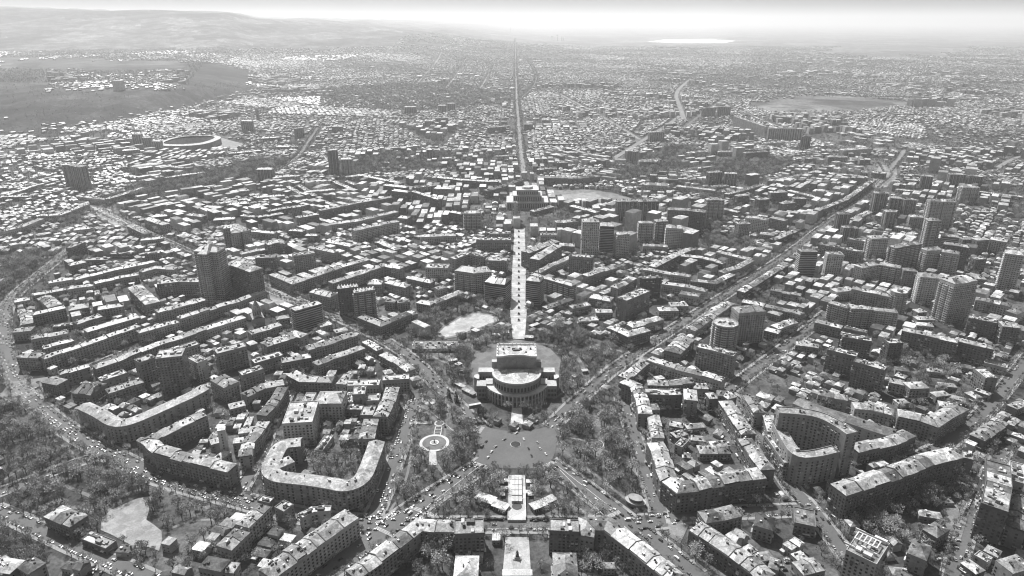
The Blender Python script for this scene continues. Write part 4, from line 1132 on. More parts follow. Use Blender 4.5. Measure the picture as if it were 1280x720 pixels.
# ---------------------------------------------------------------- opera house
def arc(cx, cy, r, a0, a1, n, rx=None): return [(cx+(rx or r)*cos(a0+(a1-a0)*i/n), cy+r*sin(a0+(a1-a0)*i/n)) for i in range(n+1)]
def opera():
    ox, oy = P(540+635/6, 400+385/6, 29.0); r = empty('opera_house', ox, oy); r.scale = (.93, .93, .96)
    W = M['wall']; wt = .3
    # wide ring storey (15 m) with colonnade
    ring = arc(0, 0, 34, pi, 2*pi, 32, 38)+[(38, 10), (-38, 10)]
    g = G(); g.prism(ring, -.5, 14.2, .28); g.prism([(x*1.03, y*1.03) for x, y in ring], 14.2, 15.4, .42, tone_top=.5); g.build('ring_storey', W, r)
    for i in range(25):
        a = pi+pi*(i+.5)/25; g = G(); g.cyl(39.2*cos(a), 35.2*sin(a), 0, 14, .8, .7, 7, .5); c = g.build('column', W, r)
    g = G()
    for i in range(24):
        a = pi+pi*(i+1)/25
        for z0, hh in ((1, 5.2), (8, 4.6)): g.box(38.1*cos(a), 34.2*sin(a), z0, .3, 2.6, hh, atan2(sin(a)*38, cos(a)*34), .03)
    g.build('arched_window', M['glass'], r, 'stuff')
    # hall drum (29 m)
    drum = arc(0, 0, 30, pi, 2*pi, 32)+[(30, 6), (-30, 6)]
    g = G(); g.prism(drum, 15.4, 27.6, .27, top=False); g.build('hall_drum', W, r)
    g = G(); rim = [(x*1.03, y*1.03) for x, y in drum]; inn = [(x*.955, y*.955) for x, y in drum]
    g.prism(rim, 27.6, 29.6, .5, top=False); n = len(rim)
    for i in range(n): j = (i+1) % n; g.face([(*rim[i], 29.6), (*rim[j], 29.6), (*inn[j], 29.6), (*inn[i], 29.6)], .5); g.face([(*inn[i], 29.6), (*inn[j], 29.6), (*inn[j], 28.6), (*inn[i], 28.6)], .4)
    g.face([(*rim[i], 27.6) for i in range(n)][::-1], .3)
    g.build('cornice', W, r)
    g = G(); g.face([(*p, 28.7) for p in inn], .42); g.build('hall_roof', M['roof'], r)
    g = G()
    for i in range(22):
        a = pi+pi*(i+.5)/22; g.box(30.05*cos(a), 30.05*sin(a), 17.5, .3, 2.3, 5.2, a, .03)
        g.box(30.15*cos(a+pi/44), 30.15*sin(a+pi/44), 15.4, .5, .7, 12, a+pi/44, .3)
    g.build('drum_window', W, r, 'stuff')
    for x in (-13, 14.5): g = G(); g.cyl(x, -4, 28.7, 34, .5, .4, 8, .15); g.cyl(x, -4, 34, 34.6, .9, .3, 8, .15); g.build('vent_pipe', W, r)
    # fly tower with concave front (46 m)
    fr = [(-25, 9), (-18, 9), (-10, 12), (0, 13.2), (10, 12), (18, 9), (25, 9)]
    body = fr+[(25, 44), (-25, 44)]
    g = G(); g.prism(body, -.5, 44.5, .27, top=False); g.build('stage_tower', W, r)
    rim = [(x*1.02, y-.5 if y < 20 else y+.6) for x, y in body]; cx, cy = 0, 26
    inn = [(cx+(x-cx)*.94, cy+(y-cy)*.93) for x, y in body]; n = len(rim); g = G(); g.prism(rim, 44.5, 46.6, .55, top=False)
    for i in range(n): j = (i+1) % n; g.face([(*rim[i], 46.6), (*rim[j], 46.6), (*inn[j], 46.6), (*inn[i], 46.6)], .55); g.face([(*inn[i], 46.6), (*inn[j], 46.6), (*inn[j], 45), (*inn[i], 45)], .4)
    g.build('tower_cornice', W, r)
    g = G(); g.face([(*p, 45.2) for p in inn], .5); g.build('tower_roof', M['roof'], r)
    g = G()
    for x, y, a, b, hh, t in ((0, 28, 9, 4, 1.5, .12), (-4, 31, 4, 3, 2.6, .3), (5, 31, 3, 3, 2.4, .2), (-17, 30, 2, 2, 2, .1), (18, 31, 2, 2, 2, .1), (-10, 36, 3, 2, 1.5, .4), (12, 22, 2, 2, 1.4, .1), (-16, 20, 1.5, 1.5, 1.5, .1)): g.box(x, y, 45.2, a, b, hh, 0, t)
    for i in range(9): g.box(-22+i*5.5, 42, 46.6, .8, .8, 2.2, 0, .5)
    for i in range(4): g.box(-24.5, 16+i*8, 46.6, 1, 1, 1.6, 0, .55); g.box(24.5, 16+i*8, 46.6, 1, 1, 1.6, 0, .55)
    g.build('roof_fitting', W, r, 'stuff')
    # side wings: pale flat roofs round a dark court, octagonal outer end
    for s in (-1, 1):
        g = G()
        def pr(pts, h, t=.5):
            q = [(x*s, y) for x, y in pts]; q = q if s > 0 else q[::-1]
            g.prism(q, -.5, h, .24, top=True, tone_top=t*.8)
        pr([(25.1, 14), (49, 14), (49, 26), (25.1, 26)], 22, .55)
        pr([(38.1, -13), (50, -13), (50, 2), (38.1, 2)], 17, .5)
        pr([(30.1, -8), (38, -8), (38, 2), (30.1, 2)], 17.3, .5)
        pr([(47.5, 2.1), (50, 2.1), (54, 6), (54, 12), (50, 13.9), (47.5, 13.9)], 19, .62)
        pr([(25.1, 26.1), (32, 26.1), (32, 33), (25.1, 33)], 30, .55)
        g.build('side_wing', W, r)
        g = G(); g.box(s*39, 8, 2, 17, 11.8, .4, 0, .1); g.build('court_floor', W, r)
        gg = G()
        for i in range(6):
            for z0 in (3, 9): gg.box(s*(39.5+i*1.8), -13.1, z0, 1, .3, 3.4, 0, .03); gg.box(s*(27+i*3.8), 13.9, z0+3, 1.6, .3, 3.6, 0, .03)
        gg.build('wing_window', M['glass'], r, 'stuff')
    tag(r, 'large grey opera house with a round hall and tall stage tower in the centre', 'opera house')
    occ_poly([(ox+x, oy+y) for x, y in [(-56, -38), (56, -38), (56, 48), (-56, 48)]])
opera()

# ---------------------------------------------------------------- other landmarks
def church():
    x, y = P(322, 398, 8); r = empty('church', x, y)
    g = G(); g.box(0, 0, -.5, 16, 22, 12.5, .5, .3); g.build('nave', M['wall'], r)
    g = G()
    for i in (-1, 1):
        a, b = [(-8.3, -11.3), (-8.3, 11.3), (0, 11.3), (0, -11.3)], None
        q = [(i*px, py) for px, py in a]; c, s = cos(.5), sin(.5)
        q3 = [(px*c-py*s, px*s+py*c, 11.8 if abs(px) > 1 else 16) for px, py in q]; g.face(q3, .4)
    g.build('nave_roof', M['roof'], r)
    g = G(); g.cyl(0, 0, 12, 24, 6, n=10, tone=.32); g.build('drum', M['wall'], r)
    g = G(); g.cyl(0, 0, 24, 37, 6.6, .3, 10, .34); g.build('conical_dome', M['roof'], r)
    g = G()
    for i in range(10): a = 2*pi*(i+.5)/10; g.box(5.75*cos(a), 5.75*sin(a), 15, .2, 1, 6, a, .03)
    g.build('drum_window', M['glass'], r, 'stuff')
    tag(r, 'small stone church with a pointed conical dome among trees in the left middle', 'church'); occ_poly([(x-14, y-14), (x+14, y-14), (x+14, y+14), (x-14, y+14)])
church()
def museum():
    x, y = P(659, 250, 15); r = empty('museum', x, y)
    for k, (a, b, z0, z1, t) in enumerate(((95, 60, -.5, 16, .3), (66, 44, 16, 30, .28), (50, 34, 30, 42, .33))):
        g = G(); g.box(0, 0, z0, a, b, z1-z0, 0, t); g.box(0, 0, z1, a+3, b+3, 1.4, 0, .5); g.build('museum_tier', M['wall'], r)
        g = G(); n = int(a/5)
        for i in range(n): g.box(-a/2+(i+.5)*a/n, -b/2-.1, z0+3, 2.4, .3, z1-z0-6, 0, .06)
        g.build('tier_window', M['glass'], r, 'stuff')
    g = G(); g.cyl(0, 0, 43.4, 48, 14, 12, 14, .45); g.build('museum_lantern', M['wall'], r)
    tag(r, 'stepped three tier museum building at the end of the paved avenue', 'museum'); occ_poly([(x-50, y-33), (x+50, y-33), (x+50, y+33), (x-50, y+33)])
museum()
def stadium():
    x, y = P(238, 180, 8); r = empty('stadium', x, y); N = 48
    zs = Zf(x, y); r.location.z = zs; r.scale = (1, 1, 1.35)
    def se(rx, ry, i): a = 2*pi*i/N; c, s = cos(a), sin(a); return (rx*math.copysign(abs(c)**.75, c), ry*math.copysign(abs(s)**.75, s))
    g = G()
    for i in range(N):
        j = i+1; p, q = se(92, 112, i), se(92, 112, j); a, b = se(88, 108, i), se(88, 108, j)
        g.face([(*p, -1), (*q, -1), (*q, 15), (*p, 15)], .22); g.face([(*p, 15), (*q, 15), (*b, 15.6), (*a, 15.6)], .5)
    g.build('outer_wall', M['wall'], r)
    g = G()
    for i in range(N):
        j = i+1; p, q = se(88, 108, i), se(88, 108, j); a, b = se(72, 94, i), se(72, 94, j); g.face([(*p, 15.6), (*q, 15.6), (*b, 16.5), (*a, 16.5)], .42)
    g.build('stand_roof', M['roof'], r)
    g = G()
    for k in range(5):
        z1, z0 = 14.5-k*2.8, 14.5-(k+1)*2.8
        for i in range(N):
            j = i+1; f0 = (72-k*5, 94-k*5); f1 = (72-(k+1)*5, 94-(k+1)*5)
            g.face([(*se(*f0, i), z1), (*se(*f0, j), z1), (*se(*f1, j), z0), (*se(*f1, i), z0)], .05)
    g.build('seating', M['wall'], r)
    g = G(); g.face([(*se(47, 69, i), .6) for i in range(N)], .1); g.build('running_track', M['road'], r)
    g = G(); g.face([(-33, -50, .8), (33, -50, .8), (33, 50, .8), (-33, 50, .8)], .05); g.build('pitch', M['ground'], r)
    tag(r, 'oval stadium with a pale ring of stands below the dark hill', 'stadium'); occ_poly([(x-96, y-116), (x+96, y-116), (x+96, y+116), (x-96, y+116)])
stadium()
def garden_platform():
    # long pale platform with glazed roof grid in the triangular garden
    pts = [(512+u/4.5, 560+v/4.5) for u, v in ((557,152),(650,152),(654,405),(551,405))]
    w = wpoly(pts, 2); cx = sum(p[0] for p in w)/4; cy = sum(p[1] for p in w)/4; r = empty('garden_pavilion', cx, cy)
    l = [(p[0]-cx, p[1]-cy) for p in w]; g = G(); g.prism(ccw(l), -.2, 2.2, .5, tone_top=.45); g.build('platform', M['ptone'], r)
    ys = [p[1] for p in l]; y1, y0 = max(ys), min(ys)
    yb, yt = y0+(y1-y0)*.33, y1-5
    for k in range(5):
        for s in (-1, 0, 1):
            g = G(); ly = (yt-yb)/5; g.box(s*3.3, yb+ly*(k+.5)+(2 if k else 1), 2.2, 3.0, ly-.7, 2.4, 0, .5, bottom=False); g.build('roof_panel', M['wall'], r)
    g = G(); g.cyl(0, yb-3.2, 2.2, 2.5, 4.6, 4.6, 14, .05); g.build('dark_opening', M['glass'], r)
    g = G()
    for s in (-1, 1): g.box(s*7.9, (y0+y1)/2, 2.2, .5, (y1-y0)*.9, .9, 0, .6)
    g.build('parapet', M['wall'], r)
    tag(r, 'long pale platform with a gridded roof in the triangular garden below the square', 'pavilion'); occ_poly(w)
garden_platform()
def cafe(px, w, d, h, rot, label, tone=.45):
    x, y = P(px[0], px[1], h); r = empty('cafe_pavilion', x, y, .3, rot); g = G(); g.box(0, 0, 0, w*.9, d*.9, h, 0, .3); g.build('wall', M['wall'], r)
    g = G(); g.box(-w/4, 0, h, w/2-.1, d, .5, 0, tone*.92, bottom=True); g.build('roof', M['roof'], r); g = G(); g.box(w/4, 0, h+.15, w/2-.1, d, .5, 0, tone, bottom=True); g.build('roof', M['roof'], r)
    g = G(); [g.box(-w*.4+i*w*.8/5, -d*.46, .6, w*.1, .2, h-1.2, 0, .04) for i in range(6)]; g.build('window', M['glass'], r, 'stuff')
    tag(r, label, 'pavilion'); occ_quad(*[(x+a*w/2, y+b*d/2) for a, b in ((-1,-1),(1,-1),(1,1),(-1,1))])
cafe((607,623), 19, 11, 4, -.5, 'white roofed cafe left of the garden platform, larger and higher up'); cafe((626,632), 15, 10, 4, -.5, 'white roofed cafe touching the left side of the garden platform')
cafe((673,631), 15, 10, 4, .5, 'white roofed cafe right of the garden platform, nearer of two'); cafe((686,625), 14, 9, 4, .6, 'white roofed cafe right of the garden platform, farther of two')
for i, (u, v) in enumerate(((627,602),(633,600),(629,609),(628,617),(633,609),(661,601),(666,607),(660,614),(663,617))):
    x, y = P(u, v, 3); r = empty('parasol', x, y, .1); g = G(); g.box(0, 0, 0, .25, .25, 2.7, 0, .1); g.build('pole', M['bark'], r)
    g = G(); n = 4; [g.face([(3.4*cos(pi/4+pi/2*k), 3.4*sin(pi/4+pi/2*k), 2.6), (3.4*cos(pi/4+pi/2*(k+1)), 3.4*sin(pi/4+pi/2*(k+1)), 2.6), (0, 0, 3.6)], .65) for k in range(4)]; g.build('canopy', M['roof'], r)
    tag(r, f"square white cafe parasol on the {'left' if u < 645 else 'right'} side of the garden platform", 'parasol', f"white parasols {'left' if u < 645 else 'right'} of the garden platform")
for (u0, u1) in ((572, 630), (662, 722)):
    p, q = P(u0, 650), P(u1, 650); r = empty('hedge', (p[0]+q[0])/2, p[1], .1); g = G(); L_ = q[0]-p[0]
    for i in range(int(L_/2)): g.box(-L_/2+i*2+1, random.uniform(-.3, .3), 0, 2.1, 1.9+random.uniform(-.3, .4), 1.7+random.uniform(-.3, .4), 0, .04*random.uniform(.7, 1.5))
    g.build('foliage', M['crown'], r); g = G(); g.box(0, 1.8, 0, L_, .3, .9, 0, .3); g.build('low_wall', M['wall'], r)
    tag(r, f"long dark clipped hedge at the foot of the garden, {'left' if u0 < 600 else 'right'} of the platform", 'hedge')
for i, (u, v, w, dd, ro) in enumerate(((631,415,12,7,.1),(661,421,13,8,-.1),(677,412,12,9,.5),(668,406,16,7,.7),(620,418,11,6,-.2),(708,424,12,7,-.5),(700,419,8,6,-.4),(566,450,12,6,.3),(573,455,8,7,.8),(579,462,9,6,.5),(586,489,20,7,-.75),(575,481,16,6,-.75),(720,470,9,6,.4),(731,463,8,6,.2),(737,500,9,5,0),(716,515,8,5,.3))):
    x, y = P(u, v, 3.2); r = empty('park_kiosk', x, y, .2, ro); g = G(); g.box(0, 0, 0, w*.88, dd*.88, 3.2, 0, .25); g.build('wall', M['wall'], r); g = G(); g.box(0, 0, 3.2, w, dd, .4, 0, (.55, .4, .3, .5)[i % 4], bottom=True); g.build('roof', M['roof'], r)
    g = G(); [g.box(-w*.35+k*w*.23, -dd*.45, .8, w*.14, .2, 1.8, 0, .04) for k in range(4)]; g.build('window', M['glass'], r, 'stuff')
    occ_poly([(x+w*.6*cos(t), y+w*.5*sin(t)) for t in np.linspace(0, 6.2, 9)]); BLD.append(dict(o=r, x=x, y=y, nm='park_kiosk', cat='park kiosk', desc=('bright', 'pale', 'grey', 'pale')[i % 4]+' roofed park kiosk', label=None)); r['category'] = 'kiosk'
def oval_kiosk():
    x, y = P(768+120/4.5, 560+275/4.5, 8); r = empty('oval_cafe', x, y, .2, -.5)
    for k, (rx, ry, z0, z1, t) in enumerate(((9, 6, 0, 3.6, .2), (9.8, 6.6, 3.6, 4.2, .36), (6.2, 4.2, 4.2, 7, .15), (7, 4.9, 7, 7.5, .28))):
        g = G(); ring = [(rx*cos(a), ry*sin(a)) for a in [2*pi*i/18 for i in range(18)]]; g.prism(ring, z0, z1, t); g.build(('lower_wall', 'terrace', 'upper_wall', 'roof')[k], M['wall'], r)
    tag(r, 'oval two storey cafe with white terraces at the tip of the right park', 'cafe'); occ_poly([(x-12, y-12), (x+12, y-12), (x+12, y+12), (x-12, y+12)])
oval_kiosk()
def fountain():
    x, y = P(543, 554); r = empty('fountain', x, y, .45)
    def disc(rad, z0, z1, t, nm, m='ptone', n=28, cx=0, cy=0):
        g = G(); g.cyl(cx, cy, z0, z1, rad, rad, n, t); return g.build(nm, M[m], r)
    disc(15.5, -.2, .1, .5, 'outer_ring'); disc(12.5, .1, .2, .13, 'basin'); disc(4.6, .2, .7, .55, 'island'); disc(3.4, .7, .8, .3, 'plinth')
    g = G(); g.cyl(0, 0, .8, 2.4, .9, .6, 8, .05); g.box(0, 0, 2.2, .7, .7, 1.6, .4, .05); g.tube((0, 0, 3.6), (1.1, -.4, 4.8), .35, .2); g.tube((0, 0, 3.6), (-1, .5, 4.4), .3, .15); g.build('sculpture', M['bronze'], r)
    for k in range(3):
        g = G(); [g.box(3.5*s+1.5, 17+k*5.5, -.2, .8, 5, .35, 0, .55) for s in (-1, 1)]; g.box(1.5, 19.6+k*5.5, -.2, 6, .8, .35, 0, .55); g.build('stepped_path', M['ptone'], r)
    disc(5.5, -.2, .15, .5, 'small_ring', cx=1.5, cy=37); disc(4, .15, .25, .13, 'small_basin', cx=1.5, cy=37)
    tag(r, 'round fountain with a pale rim and small sculpture in the left park', 'fountain'); occ_poly([(x-17, y-17), (x+17, y-17), (x+17, y+42), (x-17, y+42)])
fountain()
def roundel(px, rad, label, dark=.06):
    x, y = P(*px); r = empty('planted_circle', x, y, .43); g = G(); g.cyl(0, 0, 0, .35, rad, rad, 24, .4); g.build('rim', M['ptone'], r); g = G(); g.cyl(0, 0, .35, .6, rad*.9, rad*.9, 24, dark); g.build('planting', M['ground'], r)
    tag(r, label, 'planted circle'); occ_poly([(x+(rad+1)*cos(a), y+(rad+1)*sin(a)) for a in np.linspace(0, 6.2, 12)])
roundel((644.5, 556), 5.6, 'small dark round traffic island in the middle of the square'); roundel((744, 556), 9, 'round planted bed with a pale rim in the right park', .1)
roundel((537, 503), 7, 'round pale paved bed near the top of the left park', .4)
def statue():
    x, y = P(646.5, 698); r = empty('statue', x, y, .5)
    g = G(); g.box(0, 0, 0, 7, 5, .9, 0, .5); g.box(0, -.2, .9, 4.6, 3.4, 1.4, 0, .5); g.build('pedestal', M['ptone'], r)
    g = G()  # man leaning on a table with both hands
    g.box(0, -.6, 2.3, 2.8, 1.3, 1.9, 0, .04)
    g.build('table', M['bronze'], r)
    g = G()
    g.tube((-.45, 1.1, 2.3), (-.35, .9, 4.6), .34, .42, 7); g.tube((.45, 1.1, 2.3), (.35, .9, 4.6), .34, .42, 7)
    g.tube((0, .95, 4.4), (0, .2, 6.6), .62, .72, 8); g.tube((0, .2, 6.5), (0, 0, 7.1), .3, .26, 7); g.cyl(0, -.1, 7, 8, .38, .28, 8)
    for s in (-1, 1): g.tube((s*.65, .2, 6.4), (s*1.15, -.2, 5.2), .27, .22, 6); g.tube((s*1.15, -.2, 5.2), (s*1.0, -.7, 4.2), .22, .17, 6)
    g.build('figure', M['bronze'], r)
    tag(r, 'dark bronze statue of a leaning man in the paved square at the bottom', 'statue')
    g = G(); [g.box(x, y-14-i*.9, .5-.0, 24, .9, .9-.14*i, 0, .6) for i in range(6)]; o = g.build('steps', M['ptone'], kind='structure')
    occ_poly([(x-14, y-22), (x+14, y-22), (x+14, y+8), (x-14, y+8)])
statue()
def billboard():
    x, y = P(594, 523); r = empty('billboard', x, y, .3)
    g = G(); g.tube((0, 0, 0), (0, 0, 13), .9, .8, 8); g.build('post', M['wall'], r)
    g = G(); g.box(0, 0, 13, 13, 1.4, 4.5, .35, .09, bottom=True); g.build('panel', M['wall'], r)
    g = G(); g.box(0, 0, 17.5, 13.6, 3.4, .5, .35, .5, bottom=True); g.build('cap', M['wall'], r)
    tag(r, 'billboard on a single post beside the street left of the opera square', 'billboard')
billboard()
def obelisk():
    x, y = P(256+122/4.5, 420+685/4.5, 0); r = empty('stair_tower', x, y); g = G(); g.box(0, 0, -.5, 7, 7, 34, .3, .5); g.build('wall', M['wall'], r)
    g = G(); g.box(0, 0, 33.5, 7.6, 7.6, 1, .3, .4); g.build('roof', M['roof'], r); g = G(); [g.box(0, 0, 3+3.2*i, 1.3, 7.2, 1.6, .3, .05) for i in range(9)]; g.build('window', M['glass'], r, 'stuff')
    tag(r, 'slender pale tower rising inside the horseshoe block by the ring road', 'tower'); occ_poly([(x-5, y-5), (x+5, y-5), (x+5, y+5), (x-5, y+5)])
obelisk()
def plume():
    x, y = P(638, 44); r = empty('chimney_stack', x, y, Zf(x, y)); g = G(); g.cyl(0, 0, 0, 150, 9, 6, 10, .4); g.build('stack', M['wall'], r); tag(r, 'distant chimney stack on the horizon above the far avenue', 'chimney')
    for u in (702, 690, 697, 704):
        x, y = P(u, 52); r = empty('cooling_tower' if False else 'distant_chimney', x, y, Zf(x, y)); g = G(); g.cyl(0, 0, 0, random.uniform(60, 110), 8, 5, 8, .3); g.build('stack', M['wall'], r)
        tag(r, 'one of the faint distant chimneys right of the far avenue', 'chimney', 'distant chimneys')
plume()
# roof frames of the modern block, twin-slab ladders, hotel court
def frames():
    for b in BLD:
        l = b['label'] or ''
        if 'roof garden' in l:
            o = b['o']; A_ = b['ang']; ca, sa = cos(A_), sin(A_)
            def fb(x, y, z, lx, ly, lz, t=.7): g = G(); g.box(x*ca-y*sa, x*sa+y*ca, z, lx, ly, lz, A_, t, bottom=True); g.build('roof_frame', M['wall'], o)
            for y_ in (-1, 8): fb(-2, y_, 38.6, 17, .8, .6)
            for i in range(6): fb(-10+i*3.2, 3.5, 38.6, .8, 8.2, .5)
            fb(-11, -9, 36, 8, .7, 1.4, .6); fb(3, -11, 35.9, 6, 4, 2.6, .5); fb(-4, -9, 35.9, 4, 4, 2, .65); fb(-10, 12, 35.9, 7, .7, 2.6, .65); fb(5, 12.4, 35.9, 9, 2.4, 3, .65)
        if 'ladder like' in l:
            for i in range(7):
                g = G(); q_ = -b['l']*.42+i*b['l']*.14; g.box(q_*cos(b['ang']), q_*sin(b['ang']), 45 if 'left of' in l else 43, .6, b['w']*.95, 1.6, b['ang'], .7, bottom=True); g.build('roof_frame', M['wall'], b['o'])
frames()

# ---------------------------------------------------------------- labels for the traced buildings
ANCH = [((645,470),'opera house'),((645,556),'round traffic island'),((543,555),'round fountain'),((744,556),'planted circle of the right park'),((585,405),'oval rink'),((648,300),'middle of the paved avenue'),
 ((659,250),'stepped museum'),((30,490),'far left ring road junction'),((150,570),'ring road bend'),((168,655),'sports court'),((1000,545),'curved hotel'),((1060,630),'near end of the long nine storey slab'),
 ((322,395),'small church'),((240,180),'stadium'),((262,365),'tall banded tower'),((455,395),'twin ladder roofed slabs'),((765,330),'dark glass slab tower'),((907,440),'round balcony tower'),((1005,345),'isolated dark glass tower'),
 ((1190,405),'big stepped balcony tower'),((1262,365),'gabled crown tower'),((1105,220),'far roundabout'),((646,700),'bronze statue'),((740,245),'museum plaza'),((645,625),'garden platform'),((790,622),'oval cafe'),
 ((352,372),'small plaza left of centre'),((385,520),'big white university cube'),((124,264),'upper left road fork'),((5,350),'left edge lot'),((90,238),'tower pair at the upper left'),((415,215),'slim twin towers'),
 ((940,165),'far slab wall'),((645,205),'head of the far avenue'),((1270,450),'right edge'),((1060,85),'far airfield'),((0,180),'foot of the dark hill'),((1240,640),'side on slab at the right edge'),((835,650),'street fork at the lower right'),((495,656),'crossing at the left end of the cross street'),
 ((1150,560),'fork of the tree lined street'),((910,490),'crossing behind the hotel street'),((808,433),'street corner right of the opera'),((460,170),'tower cluster left of the far avenue'),((960,300),'upper end of the long right street'),((200,300),'middle of the left quarter'),
 ((1080,440),'tall dark slabs on the right'),((380,90),'left edge of the far city'),((780,150),'factory district'),((1200,150),'far right suburb'),((60,560),'far left park'),((1190,305),'upper right tower group'),((560,290),'long blocks left of the avenue'),((770,490),'top of the right park'),((450,620),'big horseshoe block')]
ANW = [(P(*a), n) for a, n in ANCH]
def ordinal(n):
    ones = ['','first','second','third','fourth','fifth','sixth','seventh','eighth','ninth','tenth','eleventh','twelfth','thirteenth','fourteenth','fifteenth','sixteenth','seventeenth','eighteenth','nineteenth']
    if n < 20: return ones[n]
    t = ['twent','thirt','fort','fift','sixt','sevent','eight','ninet'][min(n//10-2, 7)]
    return t+'ieth' if n % 10 == 0 else t+'y-'+ones[n % 10]
def lab(b, o_, an):
    s = f"{b['desc']}, {o_+' ' if o_ else ''}nearest to the {an}"
    if len(s.split()) > 16: s = s.replace('mid-height ', '').replace(' pitched', '')
    if len(s.split()) > 16: s = s.replace('long ', '').replace('short ', '')
    if len(s.split()) > 16: s = s.replace(' with ', ', ').replace(' to the ', ' ')
    if len(s.split()) > 16: s = s.replace('towering ', '').replace('tall ', '').replace('low ', '')
    return s
def rank_labels(items, noun=None):
    """every label names a landmark and the thing's rank of nearness to it among its kind"""
    X = np.array([(b['x'], b['y']) for b in items]); used = set()
    R = []
    for (a, n) in ANW:
        d = np.hypot(X[:,0]-a[0], X[:,1]-a[1]); rk = np.empty(len(d), int); rk[np.argsort(d)] = np.arange(1, len(d)+1); R.append(rk)
    R = np.array(R)
    for i, b in enumerate(items):
        if b['label']: continue
        k = int(np.argmin(R[:, i])); rk = int(R[k, i])
        b['o']['label'] = lab(b, ordinal(rk) if rk > 1 else '', ANW[k][1])
for nm in set(b['nm'] for b in BLD): rank_labels([b for b in BLD if b['nm'] == nm])

# ---------------------------------------------------------------- houses: nearest ones singly, the rest of the city joined
NS = 2600
def seeds(n, y0, y1, x1):
    ys = np.sqrt(RNG.uniform(y0**2, y1**2, n)); xs = RNG.uniform(-1, 1, n)*(ys*.82+150); return np.stack([xs, ys], 1)
def street_dir(x, y):
    best = 1e9; d = 0
    for pts, w, nm, pl in ROADLINES:
        for i in range(0, len(pts)-1, 3):
            q = (pts[i][0]-x)**2+(pts[i][1]-y)**2
            if q < best: best = q; d = atan2(pts[i+1][1]-pts[i][1], pts[i+1][0]-pts[i][0])
    return d if best < 500**2 else None
OPEN = [wpoly(p) for p, t in FIELDS.values()]
OPENpx = [p for p, t in FIELDS.values()]
BELT = [ # tree covered strips and parks in photo pixels
 ([(520,496),(548,503),(600,548),(604,580),(560,604),(505,640),(480,645),(490,600),(506,545)], 'fountain park left of the square', .9),
 ([(693,532),(728,505),(774,488),(782,530),(800,590),(822,640),(790,632),(735,598),(694,572)], 'right park beside the square', .9),
 ([(545,645),(575,618),(612,590),(625,590),(628,648)], 'triangular garden below the square, left of the platform', .8),
 ([(664,590),(684,592),(745,648),(664,648)], 'triangular garden below the square, right of the platform', .8),
 ([(500,430),(520,420),(548,424),(560,430),(625,412),(640,424),(600,440),(588,455),(590,482),(612,505),(590,512),(560,480)], 'opera gardens left of the opera', .75),
 ([(655,424),(700,405),(740,425),(800,430),(770,452),(725,492),(690,525),(655,520),(650,508),(690,490),(702,455),(690,435)], 'opera gardens right of the opera', .8),
 ([(500,425),(520,405),(560,380),(612,374),(632,385),(632,405),(560,408),(545,418)], 'tree belt behind the oval rink', .7),
 ([(0,505),(30,505),(60,520),(128,560),(100,572),(60,588),(0,612)], 'far left park above the side street', .8),
 ([(0,642),(60,598),(140,575),(175,596),(250,628),(290,640),(270,665),(240,690),(215,690),(208,662),(190,640),(190,616),(170,618),(126,648),(122,665),(100,690),(30,652)], 'lower left park around the sports court', .95),
 ([(205,690),(240,692),(240,720),(140,715),(150,690)], 'strip below the sports court', .8),
 ([(0,660),(60,690),(110,720),(0,720)], 'lower left corner', .7),
 ([(0,330),(40,310),(90,285),(112,272),(100,262),(60,300),(0,325)], 'left tree belt', .6),
 ([(0,370),(0,330),(45,315),(70,325),(40,345)], 'left tree belt', .7),
 ([(120,255),(160,238),(250,215),(340,205),(375,200),(330,225),(250,238),(170,252)], 'tree belt around the inner city', .8),
 ([(290,205),(380,198),(300,222)], 'tree belt around the inner city', .8),
 ([(415,205),(500,190),(640,195),(645,205),(560,212),(420,222)], 'tree belt around the inner city', .55),
 ([(770,212),(850,205),(830,222),(770,228)], 'tree belt around the inner city', .8),
 ([(800,205),(830,185),(870,185),(880,200)], 'tree belt around the inner city', .8),
 ([(895,205),(960,198),(1000,205),(960,222),(900,235),(880,225)], 'wood in the right distance', .95),
 ([(870,240),(900,236),(900,300),(890,310),(875,300)], 'trees between the right towers', .4),
 ([(880,300),(940,302),(945,315),(910,318)], 'trees between the right towers', .8),
 ([(1090,470),(1150,480),(1200,470),(1190,440),(1120,440)], 'yard behind the long dark slabs', .6),
 ([(1120,600),(1200,560),(1215,590),(1190,680),(1150,700),(1110,680),(1040,660),(1060,640)], 'yard in front of the long slab', .6),
 ([(400,110),(560,105),(640,118),(640,130),(520,140),(400,135)], 'far green quarter', .35),
 ([(940,60),(1000,66),(1010,90),(940,84)], 'far fields', .1),
 ([(490,690),(560,680),(575,720),(470,720)], 'yard inside the lower left block', .8),
 ([(715,690),(780,700),(800,720),(715,720)], 'yard inside the lower right block', .6),
 ([(380,560),(420,545),(450,575),(440,600),(390,600)], 'court of the big horseshoe block', .7),
 ([(860,690),(930,690),(930,720),(870,720)], 'street side of the lower right block', .6),
]
